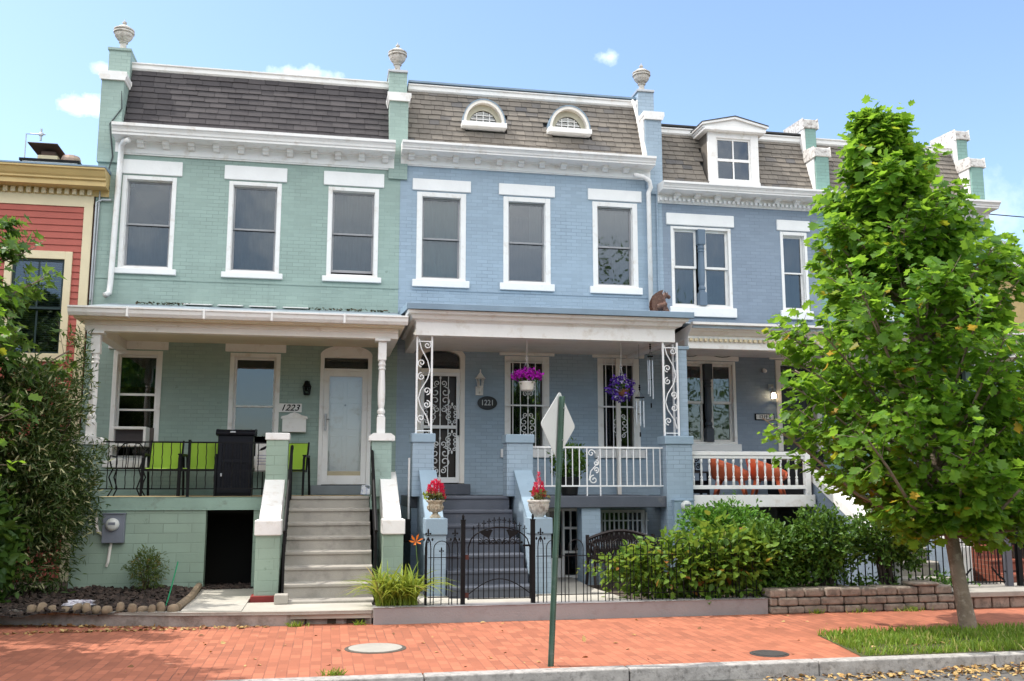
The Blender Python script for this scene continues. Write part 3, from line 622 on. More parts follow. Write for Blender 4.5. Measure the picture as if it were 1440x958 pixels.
window(h, 8.84, 9.42, 5.16, 6.78, lint=(.07,6.80,7.02), sill=(.06,4.98), sash=WHITE, glass=GLASSM, cur=[(CURT,0,1,0,1)], fw=.06, seed=48)
d = MB(); d.box(8.62,8.72,-.03,.2,1.56,4.16); d.box(9.46,9.56,-.03,.2,1.56,4.16); d.box(8.72,9.46,-.025,.2,4.06,4.16); d.box(8.72,9.46,-.02,.2,3.62,3.68)
df = d.build('door_frame', OFFWHITE, h, bev=.006); MB().box(8.72,9.46,.1,.106,3.68,4.06).build('transom_pane', GLASS, df)
MB().box(8.50,9.68,-.034,.05,4.17,4.34).build('door_lintel', OFFWHITE, h, bev=.01)
dd = MB(); dd.box(8.72,9.46,.16,.20,1.6,3.62); ringrect(dd, 8.80,9.38,2.6,3.5,.03,.148,.161); ringrect(dd, 8.80,9.38,1.72,2.45,.03,.148,.161)
dd.build('front_door', plain('charcoal_door', (.03,.032,.03), .4), h)
cornice(h, 6.25, 9.72, 7.23, 7.56, [6.62+.425*i for i in range(8)], dent=(7.265, 7.32))
dx0, dx1 = 7.38, 8.46
shingles(6.39, 9.67, .03, 7.58, .56, 8.88, .20, .12, 'mansard_slates', SLATE, h, holes=[(dx0, dx1, 7.4, 8.8)], seed=8)
MB().prism([(.045,7.45),(.575,8.88),(.9,8.88),(.9,7.45)], 'x', 6.39, 9.67).build('mansard', ROOFD, h)
mansard_top(h, 6.39, 9.67, 8.88); MB().box(6.39,9.67,.47,.9,9.04,9.075).build('roof_edge', ROOFD, h)
# dormer
f = MB(); ringrect(f, dx0, dx1, 7.66, 8.80, .17, .02, .10, wt=.12, wb=.14); f.box(dx0, dx1, -.02, .12, 7.70, 7.77)
dm = f.build('dormer', WHITE, h, bev=.008)
MB().box(dx0, dx0+.05, .10, .9, 7.6, 8.80).build('dormer_cheek', SLATE, dm); MB().box(dx1-.05, dx1, .10, .9, 7.6, 8.80).build('dormer_cheek', SLATE, dm)
c = MB(); c.box(dx0-.12, dx1+.12, -.10, .7, 8.80, 8.86); c.prism([(dx0-.14,8.86),(dx1+.14,8.86),(dx1+.14,8.90),((dx0+dx1)/2,9.06),(dx0-.14,8.90)], 'y', -.06, .75); c.prism([(dx0-.17,8.90),((dx0+dx1)/2,9.062),(dx1+.17,8.90),(dx1+.17,8.935),((dx0+dx1)/2,9.10),(dx0-.17,8.935)], 'y', -.11, .8)
c.build('pediment', WHITE, dm, bev=.005); MB().prism([(dx0-.18,8.937),((dx0+dx1)/2,9.102),(dx1+.18,8.937),(dx1+.18,8.955),((dx0+dx1)/2,9.122),(dx0-.18,8.955)], 'y', -.12, .82).build('dormer_roof', ROOFD, dm)
s = MB(); ringrect(s, dx0+.17, dx1-.17, 7.80, 8.68, .035, .055, .085); s.box(dx0+.17, dx1-.17, .05, .085, 8.20, 8.255); s.box((dx0+dx1)/2-.014, (dx0+dx1)/2+.014, .052, .08, 7.8, 8.68); s.build('sash', WHITE, dm)
MB().box(dx0+.2, dx1-.2, .07, .074, 7.83, 8.65).build('pane', GLASSM, dm); MB().box(dx0+.06, dx1-.06, .3, .34, 7.6, 8.78).build('dormer_back', DARKROOM, dm)
def capped_pier(h, x0, x1, m, z1=8.40, z2=9.16):
    p = MB(); p.box(x0, x1, -.05, .37, 7.3, z1); p.box(x0+.02, x1-.02, .37, 1.5, 7.3, z2); ob = p.build('parapet_pier', m, h)
    MB().prism([(.0,7.62),(.36,7.62),(.36,z1),(0,z1)], 'x', x0-.03, x0-.002).build('flashing', WHITE, ob)
    MB().prism([(.36,7.62),(1.45,8.8),(1.45,z2),(.38,z2)], 'x', x0-.03, x0+.018).build('flashing', WHITE, ob)
    st = plain('pale_rough_stone', (.62,.60,.57), .85, var=.15, scale=8, c2=(.28,.24,.22), thr=(.5,.65), bump=.9, bscale=25) if 'pale_rough_stone' not in bpy.data.materials else bpy.data.materials['pale_rough_stone']
    MB().prism([(-.09,z1),(-.07,z1+.19),(.37,z1+.24),(.37,z1)], 'x', x0-.05, x1+.03).build('coping_stone', st, ob, bev=.02)
    MB().prism([(.33,z2),(.35,z2+.20),(1.2,z2+.25),(1.2,z2)], 'x', x0-.04, x1+.02).build('coping_stone', st, ob, bev=.02); return ob
capped_pier(h, 9.685, 9.965, TEAL)
# porch
p = MB(); p.prism([(-2.36,4.42),(0,4.86),(0,4.80),(-2.36,4.35)], 'x', 5.99, 13.5); p.build('porch_roof', TIN, h)
c = MB(); c.prism([(.0,4.20),(-2.16,4.20),(-2.16,4.25),(-2.20,4.26),(-2.26,4.31),(-2.30,4.32),(-2.36,4.40),(-2.40,4.41),(-2.40,4.45),(-2.3,4.46),(-2.3,4.43),(0,4.25)], 'x', 5.985, 13.6); c = c.build('porch_cornice', WHITE, h)
d = MB(); x = 6.0
while x < 13.5: d.box(x, x+.05, -2.20, -2.155, 4.155, 4.20); x += .09
d.build('dentils', CREAM, c)
b = MB(); b.box(5.985,13.5,-2.15,-1.98,4.03,4.198); b.build('porch_beam', WHITE, h, bev=.004)
# a string of unlit fairy lights sagging under the lintels
a = MB()
for (u0, u1, z) in ((6.5,7.15,4.28),(7.15,7.85,4.28),(8.55,9.05,4.33),(9.05,9.6,4.33)): a.tube([(u0+(u1-u0)*k/8, -.055, z-.10*(1-(2*k/8-1)**2)) for k in range(9)], .006, 4)
a.build('string_of_lights', IRON, h)
MB().box(5.96,8.10,-2.24,-.003,1.38,1.545).build('porch_floor', DECKGREY, h, bev=.01)
MB().box(5.965,8.14,-2.275,-2.243,1.36,1.56).build('porch_fascia', WHITE, h, bev=.006)
MB().box(8.143,9.70,-2.1,-.003,1.38,1.545).build('porch_landing', CONC, h, bev=.01)
a = MB(); y = -2.14
a.box(5.955,8.10,y-.045,y+.045,2.22,2.285); a.box(5.955,8.10,y-.03,y+.03,2.165,2.215); a.box(5.955,8.10,y-.04,y+.04,1.655,1.72); a.box(8.02,8.12,y-.05,y+.05,1.56,2.3)
a = a.build('porch_railing', WHITE, h, bev=.005)
prof = [(.023,0),(.023,.10),(.014,.11),(.024,.125),(.024,.14),(.012,.16),(.016,.22),(.021,.27),(.016,.33),(.012,.36),(.023,.375),(.023,.445)]
for i in range(15):
    MB().lathe(prof, (6.02+i*.143, y, 1.721), 8).build('baluster', WHITE, a, smooth=True)
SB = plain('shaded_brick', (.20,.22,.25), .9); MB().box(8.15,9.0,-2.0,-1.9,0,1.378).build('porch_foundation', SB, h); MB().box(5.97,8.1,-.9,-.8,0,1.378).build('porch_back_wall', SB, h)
for x0, x1 in ((8.18,8.46),(9.40,9.68)):
    k = MB(); k.prism([(-4.05,.1),(-4.05,.80),(-2.0,1.85),(-1.98,.1)], 'x', x0, x1); k = k.build('stair_cheek_wall', BLUEGREY, h, bev=.006)
    MB().prism([(-4.1,.80),(-4.1,.93),(-2.0,1.99),(-2.0,1.855)], 'x', x0-.02, x1+.02).build('cheek_cap', WHITE, k, bev=.012)
    MB().box(x0-.005, x1+.005, -4.13, -4.055, .12, .80).build('cheek_face', WHITE, k, bev=.01)
stairs(h, 8.47, 9.39, [.33,.54,.74,.94,1.14,1.35,1.547], -4.0, .29, CONC)
# lit porch lamp, plaque, camera
l = MB(); l.box(8.45,8.56,-.03,-.002,3.58,3.68); l.tube([(8.505,-.03,3.62),(8.505,-.10,3.66),(8.505,-.13,3.60)], .016, 6); l.lathe([(.03,.10),(.05,.06),(.062,.02)], (8.505,-.13,3.48), 12)
ln = l.build('wall_lamp', GALV, h, bev=.004)
m, t, b = newmat('lit_bulb', .4); b.inputs['Emission Color'].default_value = (1,.72,.42,1); b.inputs['Emission Strength'].default_value = 9; b.inputs['Base Color'].default_value = (.9,.8,.65,1)
MB().lathe([(.0,-.06),(.035,-.055),(.05,-.02),(.045,.03),(.02,.06)], (8.505,-.13,3.44), 12).build('bulb', m, ln, smooth=True)
MB().lathe([(.062,.02),(.072,-.05),(.068,-.10)], (8.505,-.13,3.48), 14).build('lamp_glass', GLASSB, ln)
pq = MB().box(8.15,8.55,-.03,-.002,2.97,3.095).build('number_plaque', IRON, h, bev=.005)
MB().box(8.17,8.53,-.034,-.031,2.985,3.08).build('number_tiles', plain('tile_white', (.66,.64,.60), .4), pq)
text_mesh('number', '1219 E', .095, (8.35,-.036,3.032), IRON, pq, sx=.95, bold=.001)
cmx = MB(); cmx.blob((8.37,-.06,3.93), (.045,.05,.04), 10, 6); cmx.box(8.35,8.39,-.04,0,3.92,3.98); cmx.build('security_camera', WHITE, h, smooth=False)

# ================================================================== 1217, teal house behind the tree
h = thing('teal_rowhouse', 'teal painted rowhouse half hidden behind the street tree, stepped parapet at its end', 'house', (11.6, 0, .15))
holes = [(10.3,11.2,5.16,6.78), (11.9,12.8,5.16,6.78), (10.2,11.2,2.5,4.1), (12.0,12.8,1.55,4.1)]
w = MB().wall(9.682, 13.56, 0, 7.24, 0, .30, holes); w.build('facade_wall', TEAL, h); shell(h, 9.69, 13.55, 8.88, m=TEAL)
for i, q in enumerate(holes[:3]): window(h, *q, lint=(.08,q[3]+.01,q[3]+.24), sill=(.06,q[2]-.14), sash=WHITE, cur=[(CURT,0,1,0,1)], seed=60+i)
dd = MB(); dd.box(12.0,12.8,.1,.15,1.56,4.08); ringrect(dd, 12.0,12.8,1.56,4.1,.08,-.02,.1); dd.build('front_door', plain('dark_green_door', (.02,.05,.04), .4), h)
cornice(h, 9.73, 13.60, 7.23, 7.56, [10.0+.425*i for i in range(8)], dent=(7.265, 7.32))
shingles(9.97, 13.24, .03, 7.58, .56, 8.88, .20, .12, 'mansard_slates', SLATE, h, seed=9)
MB().prism([(.045,7.45),(.575,8.88),(.9,8.88),(.9,7.45)], 'x', 9.97, 13.24).build('mansard', ROOFD, h); mansard_top(h, 9.97, 13.24, 8.88)
capped_pier(h, 13.255, 13.535, TEAL)
MB().box(9.72,13.4,-2.1,-.003,1.38,1.545).build('porch_floor', DECKGREY, h, bev=.01)
for x in (9.9, 11.6, 13.3): turned(x, -2.07, 1.55, 4.03).build('porch_column', WHITE, h)
BRICKR = brickmat('red_stoop_brick', (.26,.075,.045), mortar=1.5, mcol=(.33,.25,.2), colvar=.2)
stairs(h, 10.3, 11.5, [.36,.56,.76,.96,1.16,1.36,1.547], -4.0, .29, BRICKR)
a = MB(); a.tube([(10.3,-3.9,1.2),(10.3,-2.1,2.35)], .02, 6); a.tube([(11.5,-3.9,1.2),(11.5,-2.1,2.35)], .02, 6)
for x in (10.3, 11.5):
    for i in range(9): yy = -3.9+1.8*i/8; a.bar((x,yy,.3+1.2*i/8), (x,yy,1.2+1.15*i/8), .014)
a.build('handrail', IRON, h)
MB().box(11.6,13.4,-3.0,-2.1,.1,.75).build('brick_planter', BRICKR, h, bev=.01); MB().box(9.75,13.4,-2.0,-1.8,0,1.378).build('porch_foundation', BRICKR, h)

# ================================================================== red clapboard house at the left
h = thing('red_clapboard_house', 'red clapboard house with cream trim and ochre cornice at the left edge', 'house', (-7, 0, .15))
x1 = -4.175; z = .2; cl = MB()
win = (-5.42, -4.58, 3.95, 5.60)
while z < 6.60:
    e = .118
    for (a, b) in ((-10.5, x1-.14),):
        segs = [(a, b)]
        if win[2]-.12 < z < win[3]+.1: segs = [(a, win[0]-.12), (win[1]+.12, b)]
        for (p, q) in segs: cl.prism([(.02,z),(-.022,z),(-.004,z+e),(.02,z+e)], 'x', p, q)
    z += e
cl.build('clapboards', REDS, h)
MB().wall(-10.5, x1, 0, 6.9, .022, .30, [win]).build('facade_wall', REDS, h); shell(h, -10.5, x1, 6.95, m=REDS)
MB().box(x1-.15, x1, -.035, .02, .1, 6.62).build('corner_board', CREAM, h, bev=.005)
MB().box(-10.5, x1, -.03, .02, 6.56, 6.76).build('frieze_board', CREAM, h)
d = MB(); x = -10.4
while x < x1-.08: d.box(x, x+.07, -.09, -.031, 6.765, 6.86); x += .125
d.build('dentils', CREAM, h)
c = MB(); c.prism([(.02,6.76),(-.03,6.76),(-.03,6.865),(-.30,6.87),(-.30,6.95),(-.34,6.97),(-.34,7.0),(-.37,7.03),(-.42,7.11),(-.45,7.13),(-.45,7.16),(.02,7.16)], 'x', -10.5, -3.93); c.build('cornice', OCHRE, h)
MB().prism([(-.46,7.163),(-.46,7.19),(.6,7.27),(.6,7.163)], 'x', -10.5, -3.92).build('roof_edge', DECKGREY, h)
f = MB(); ringrect(f, win[0]-.12, win[1]+.12, win[2]-.14, win[3]+.14, .12, -.05, .08, wt=.14, wb=.14); wn = f.build('window', CREAM, h, bev=.006)
DG = plain('dark_green_sash', (.012,.03,.03), .4)
s = MB(); ringrect(s, win[0], win[1], 4.72, win[3], .04, .0, .05); ringrect(s, win[0], win[1], win[2], 4.78, .04, .052, .1); xm = (win[0]+win[1])/2; s.box(xm-.014, xm+.014, .01, .045, 4.75, win[3]); s.box(xm-.014, xm+.014, .06, .095, win[2], 4.75); s.build('sash', DG, wn)
MB().box(win[0]+.03, win[1]-.03, .02, .025, 4.78, win[3]-.03).build('pane', GLASSM, wn); MB().box(win[0]+.03, win[1]-.03, .07, .075, win[2]+.03, 4.74).build('pane', GLASSM, wn)
b = MB(); z = win[2]
while z < win[3]: b.prism([(.15,z),(.18,z+.032),(.182,z+.03),(.152,z-.002)], 'x', win[0]+.02, win[1]-.02); z += .038
b.build('blind', BLIND, wn)
MB().tube([(x1+.05,-.04,4.9),(x1+.05,-.04,6.65),(x1+.14,-.04,6.70),(x1+.30,-.06,6.70)], .02, 6).build('conduit', GALV, h)
k = MB(); k.box(-6.0,-5.02,2,2.8,7.0,7.98); k = k.build('chimney', plain('chimney_stucco', (.30,.27,.25), .9), h)
MB().box(-6.06,-4.96,1.93,2.87,7.98,8.03).build('slab', IRON, k); MB().box(-6.0,-5.0,1.95,2.85,7.93,7.979).build('slab_edge', WHITE, k)
MB().box(-5.80,-5.42,2.15,2.6,8.03,8.18).build('flue', CREAM, k, bev=.02); MB().lathe([(.18,0),(.19,.13),(.16,.2)], (-5.22,2.35,8.03), 12).build('flue', plain('pinkish_clay', (.5,.36,.29), .9), k)
q = MB(); q.add([(-5.95,2.0,8.36),(-5.40,2.0,8.36),(-5.34,2.8,8.26),(-5.89,2.8,8.26),(-5.95,2.0,8.375),(-5.40,2.0,8.375),(-5.34,2.8,8.275),(-5.89,2.8,8.275)], [(0,3,2,1),(4,5,6,7),(0,1,5,4),(1,2,6,5),(2,3,7,6),(3,0,4,7)]); q.box(-5.74,-5.48,2.2,2.5,8.18,8.27)
q.build('flue_cap', plain('rusty_sheet', (.12,.07,.05), .7, var=.3), k)
q = MB(); q.tube([(-5.97,1.96,7.9),(-5.97,1.96,8.52),(-5.78,1.96,8.53)], .012, 5); q.tube([(-5.9,1.96,8.53),(-5.62,1.96,8.53)], .014, 5); q.tube([(-5.70,1.96,8.40),(-5.70,1.96,8.64)], .02, 6); q.blob((-5.70,1.96,8.53), (.05,.03,.05), 8, 5); q.build('weather_vane', GALV, k)

# ================================================================== yellow house beyond the gap at the right
h = thing('yellow_house', 'yellow walled house with white gabled roof edge beyond the tree at the right edge', 'house', (17, 3, .15))
q = MB(); q.box(14.3,19.5,3.0,13,0,6.35); q.prism([(14.3,6.35),(19.5,6.35),(19.5,6.0),(15.3,7.42),(14.3,7.1)], 'y', 3.0, 12.9); q.build('facade_wall', plain('yellow_paint', (.52,.38,.17), .7, bump=.3), h)
f = MB(); f.prism([(14.1,7.05),(15.3,7.48),(20.0,5.3),(20.0,5.62),(15.3,7.80),(14.1,7.38)], 'y', 2.72, 2.98); f.build('rake_board', WHITE, h)
f = MB(); f.prism([(14.1,7.40),(15.3,7.82),(20.0,5.64),(20.0,5.74),(15.3,7.95),(14.1,7.52)], 'y', 2.65, 13.2); f.build('roof', GALV, h)
f = MB(); f.prism([(13.9,7.5),(22,7.0),(22,8.0),(13.9,8.25)], 'y', 13.3, 22); f.build('rear_wing', plain('white_siding', (.72,.72,.70), .6), h)
MB().prism([(16.42,7.38),(16.50,7.38),(16.60,7.55),(16.53,7.55)], 'y', 2.8, 2.86).build('roof_vent', IRON, h)
MB().box(16.1,16.9,2.94,2.999,4.1,5.3).build('window', DECKGREY, h)
tag(MB().tube([(13.3,1.0,7.75),(17,1.0,7.66),(24,1.0,7.5)], .012, 4).build('overhead_wire', IRON), 'thin dark overhead wire above the yellow house roof', 'wire')
# ------------------------------------------------------------------ ground and paving
def struct(o): o['kind'] = 'structure'; return o
def sheet(name, poly, z, m, th=None):
    mb = MB()
    if th: mb.prism(poly, 'z', z-th, z)
    else: mb.add([(x, y, z) for x, y in poly], [tuple(range(len(poly)))])
    return struct(mb.build(name, m))
EARTH = plain('bare_earth', (.075,.058,.042), .95, var=.3, scale=2, bump=.8, bscale=18)
SIDEB = brickmat('sidewalk_brick', (.375,.128,.070), bw=.205, rh=.103, ms=.006, mcol=(.17,.075,.05), colvar=.22, horiz=True, bump=.6, dirt=.22, c2=(.47,.33,.22), c2thr=(.64,.76), rough=.8)
sheet('ground', [(-300,-300),(300,-300),(300,300),(-300,300)], -.20, EARTH)
sheet('road', [(-80,-16.5),(80,-16.5),(80,-8.3),(-80,-8.3)], -.13, plain('worn_asphalt', (.11,.105,.10), .9, var=.2, scale=3, bump=.7, bscale=90, c2=(.17,.155,.13), thr=(.5,.75)))
sheet('far_sidewalk', [(-80,-30),(80,-30),(80,-16.7),(-80,-16.7)], .0, CONC, .18)
sheet('sidewalk', [(-40,-8.20),(40,-8.20),(40,-4.2),(-40,-3.2)], 0, SIDEB, .16)
k = MB(); x = -20.6
while x < 30: k.box(x+.004, x+1.95, -8.37, -8.20, -.25, .006); x += 1.957
b = struct(k.build('kerb', GRANITE, bev=.012))
sheet('front_yards', [(-40,-3.2),(-4.2,-4.02),(-1.7,-4.66),(.6,-4.82),(40,-4.82),(40,14),(-40,14)], .14, EARTH, .2)
sheet('landing_slab', [(-1.0,-4.80),(.63,-4.92),(.63,-3.9),(-1.0,-3.9)], .175, CONCL, .1)
sheet('side_walk_slab', [(-1.74,-4.64),(-1.0,-4.80),(-1.0,-1.9),(-1.80,-1.9)], .185, CONCL, .1)
sheet('courtyard_slab', [(1.28,-4.78),(4.12,-4.78),(4.0,-3.0),(4.1,-1.36),(1.28,-1.36)], .185, CONCL, .1)
# low walls along the sidewalk
lw = MB(); lw.prism([(-12,-2.9),(-4.2,-4.06),(-1.7,-4.72),(-.45,-4.885),(-.35,-4.80),(-.22,-4.76),(-.05,-4.80),(.12,-4.77),(.25,-4.83),(.33,-4.77),(.50,-4.79),(.575,-4.89),(.60,-4.93),(.60,-4.66),(-1.7,-4.5),(-4.2,-3.8),(-12,-2.6)], 'z', -.05, .135)
lw = lw.build('low_concrete_wall', CONCW, bev=.008); tag(lw, 'weathered low concrete kerb wall with a broken hole below the green house steps', 'low wall')
MB().prism([(-12,-2.92),(-4.2,-4.08),(-1.7,-4.74),(-.45,-4.90),(.60,-4.945),(.60,-4.74),(-1.7,-4.6),(-4.2,-3.9),(-12,-2.7)], 'z', .1355, .172).build('coping', CONCL if False else CONC, lw, bev=.006)
tag(MB().prism([(.62,-5.00),(5.93,-4.98),(5.93,-4.72),(.62,-4.72)], 'z', -.05, .205).build('rendered_low_wall', STUCCO, bev=.012), 'smooth grey mauve rendered low wall along the blue house yard', 'low wall')
rr = random.Random(4); st = MB()
rows = [(0,.105),(.105,.215),(.215,.335)]
for ri, (z0, z1) in enumerate(rows):
    x = 5.955+(.12 if ri % 2 else 0)
    if ri % 2: st.box(5.955, x-.012, -5.0, -4.72, z0, z1-.008)
    while x < 8.72:
        w = rr.uniform(.22,.36); e = min(x+w, 8.74); j = rr.uniform(-.02,.02)
        st.box(x, e-.014, -5.01+j, -4.70, z0, z1-.01+rr.uniform(-.006,.006)); x = e
        if 8.74-x < .06: break
st.box(8.1,8.5,-5.03,-4.7,.33,.375)
tag(st.build('stone_block_wall', STONE, bev=.022), 'low wall of rough brown stone blocks beneath the hedges', 'low wall')
MB().box(5.96,8.73,-4.94,-4.69,.0,.30).build('mortar_core', plain('dark_mortar', (.07,.06,.05), .95), bpy.data.objects['stone_block_wall'])
rs = MB().box(8.76,13,-5.05,-3.7,.16,.235).build('entrance_slab', CONC, bev=.01); tag(rs, 'pale concrete entrance slab on stone blocks in front of the right iron gate', 'slab')
q = MB(); x = 8.76
while x < 13: q.box(x, x+.27, -5.0+rr.uniform(-.01,.01), -4.7, 0, .155); x += .285
q.build('block_course', STONE, rs, bev=.02)
MB().box(8.77,12.9,-4.95,-3.8,0,.15).build('mortar_core', bpy.data.materials['dark_mortar'], rs)
tag(MB().box(-.64,-.46,-4.18,-3.98,.176,.30).build('footing_block', CONC, bev=.015), 'small grey concrete block at the foot of the left handrail', 'block')
# lawn strip
sheet('lawn_soil', [(5.66,-6.80),(40,-6.75),(40,-8.195),(5.40,-8.195)], .006, plain('lawn_soil', (.07,.075,.025), .95, var=.3, scale=5, bump=.6, bscale=40))
# manhole covers
for (x, y, r, m, lab) in ((.56,-6.75,.33,plain('worn_cover', (.36,.34,.30), .7, var=.15, bump=.4, bscale=60), 'wide pale round manhole cover with dark rim in the brick sidewalk'), (4.56,-7.85,.20,plain('dark_cover', (.055,.052,.05), .5, var=.2, bump=.5, bscale=70), 'small dark round utility cover in the brick sidewalk right of the sign pole')):
    c = MB().lathe([(r,0),(r,.007),(r*.9,.009)], (x,y,-.002), 28).build('manhole_cover', plain('cover_rim', (.09,.075,.06), .8) if r > .3 else m); tag(c, lab, 'manhole cover')
    MB().lathe([(r*.87,.0),(r*.87,.012)], (x,y,0), 28).build('lid', m, c)

# ------------------------------------------------------------------ plants
def L2(outline, fold=.22, curl=.12):
    """a leaf: right-hand outline from base to tip, mirrored, folded on the midrib"""
    o = [(0,0)]+outline
    vs = [(x, y, abs(x)*fold-curl*y*y) for x, y in o]; tip = len(o)-1
    left = [(-x, y, abs(x)*fold-curl*y*y) for x, y in outline[:-1]]
    return np.array(vs+left, float), [tuple(range(len(o))), tuple([0]+[tip]+list(range(len(o)+len(left)-1, len(o)-1, -1)))]
T_LOBED = L2([(.10,.02),(.42,.12),(.34,.30),(.50,.52),(.28,.60),(.33,.90),(.0,.84)])
T_OVATE = L2([(.26,.18),(.33,.42),(.2,.75),(0,1)], .3, .2)
T_NARROW = L2([(.10,.3),(.09,.65),(0,1)], .4, .25)
T_SMALL = L2([(.27,.4),(.2,.75),(0,1)], .35, .15)
T_PALM = L2([(.12,.10),(.50,.05),(.26,.30),(.62,.55),(.22,.52),(.0,1.0)], .2, .3)
T_CHIP = (np.array([(-.3,0,0),(.3,0,0),(.35,.5,.05),(-.3,.6,0),(-.28,.05,.22),(.28,.08,.2),(.25,.48,.24),(-.22,.52,.2)]), [(4,5,6,7),(0,1,5,4),(1,2,6,5),(2,3,7,6),(3,0,4,7)])
def scatter(name, P, D, N, S, tmpl, m, parent=None, rnd=None):
    tv, tf = tmpl; P = np.asarray(P, float); n = len(P); D = np.asarray(D, float); N = np.asarray(N, float); S = np.broadcast_to(np.asarray(S, float), (n,))
    y = D/np.maximum(np.linalg.norm(D, axis=1, keepdims=True), 1e-9); z = N-(N*y).sum(1, keepdims=True)*y; z /= np.maximum(np.linalg.norm(z, axis=1, keepdims=True), 1e-9); x = np.cross(y, z)
    V = (P[:,None,:]+S[:,None,None]*(tv[None,:,0,None]*x[:,None,:]+tv[None,:,1,None]*y[:,None,:]+tv[None,:,2,None]*z[:,None,:]))
    o = BASE.get(parent.name, (0,0,0)) if parent else (0,0,0)
    V = (V-np.array(o)).reshape(-1,3); k = len(tv)
    loops = np.concatenate([np.array(f) for f in tf]); lens = np.array([len(f) for f in tf]); nf = len(tf)
    LI = (loops[None,:]+(np.arange(n)*k)[:,None]).reshape(-1); st = np.concatenate([[0], np.cumsum(np.tile(lens, n))[:-1]])
    me = bpy.data.meshes.new(name); me.vertices.add(len(V)); me.vertices.foreach_set('co', V.ravel().astype(np.float32))
    me.loops.add(len(LI)); me.loops.foreach_set('vertex_index', LI.astype(np.int32)); me.polygons.add(n*nf); me.polygons.foreach_set('loop_start', st.astype(np.int32))
    me.update(calc_edges=True); me.validate()
    r = RNG.random(n) if rnd is None else rnd
    at = me.attributes.new('rnd', 'FLOAT', 'FACE'); at.data.foreach_set('value', np.repeat(r, nf).astype(np.float32))
    me.materials.append(m); ob = bpy.data.objects.new(name, me); COL.objects.link(ob)
    if parent: ob.parent = parent; BASE[ob.name] = o
    return ob
def unit(v): return v/np.maximum(np.linalg.norm(v, axis=-1, keepdims=True), 1e-9)
def bush_leaves(c, rad, nsprig, per, sig, size, up=.6, lump=.22, lo=.35, seed=0, flat=-1.0, out=.5):
    g = np.random.default_rng(seed); d = unit(g.normal(size=(nsprig, 3))); d[:,2] = np.where(d[:,2] < flat, -d[:,2]*.3, d[:,2])
    k1, k2 = g.normal(size=(2, 3))*2.6
    lumpf = 1+lump*(np.sin(d@k1*1.7+1)+np.sin(d@k2*2.3))*.6
    r = (lo+(1-lo)*g.random(nsprig)**.45)*lumpf
    C = np.array(c)+d*r[:,None]*np.array(rad)
    P = np.repeat(C, per, 0)+g.normal(size=(nsprig*per, 3))*sig
    O = np.repeat(d, per, 0)
    D = unit(O*out+np.array([0,0,.15])+g.normal(size=P.shape)*.6); N = unit(O*.5+np.array([0,0,up])+g.normal(size=P.shape)*.45)
    S = size*(.6+.6*g.random(len(P)))
    return P, D, N, S, g.random(len(P))
def join(*sets): return [np.concatenate(a) for a in zip(*sets)]
GL_TREE = rndmat('street_tree_leaf', (.045,.125,.012), (.135,.27,.024), (.52,.30,.03), rough=.45, transl=.48, tcol=(.54,.86,.07), c3at=(.98,.992))
GL_DARK = rndmat('broad_dark_leaf', (.040,.10,.022), (.10,.19,.035), rough=.45, transl=.4, tcol=(.32,.5,.07))
GL_VAR = rndmat('variegated_leaf', (.028,.060,.013), (.095,.145,.035), (.48,.48,.26), rough=.4, transl=.22, tcol=(.2,.34,.05), c3at=(.84,.88))
GL_HYD = rndmat('soft_broad_leaf', (.055,.14,.018), (.19,.31,.035), (.34,.13,.04), rough=.5, transl=.4, tcol=(.45,.55,.07), c3at=(.965,.98))
GL_HEDGE = rndmat('glossy_hedge_leaf', (.035,.095,.015), (.11,.21,.026), rough=.38, transl=.28, tcol=(.25,.4,.05))
GL_HEDGE2 = rndmat('bright_hedge_leaf', (.050,.15,.018), (.13,.28,.03), rough=.4, transl=.3, tcol=(.25,.45,.05))
GL_LILY = rndmat('strap_leaf', (.13,.20,.018), (.27,.34,.04), (.42,.33,.12), rough=.5, transl=.35, tcol=(.5,.55,.08), c3at=(.92,.96))
BARK = plain('grey_bark', (.20,.15,.11), .9, var=.25, scale=8, bump=.9, bscale=30, c2=(.33,.27,.21), thr=(.5,.7))
BARKD = plain('dark_bark', (.06,.045,.035), .9, var=.3, bump=.6)
TWIG = plain('brown_twig', (.10,.065,.04), .85)
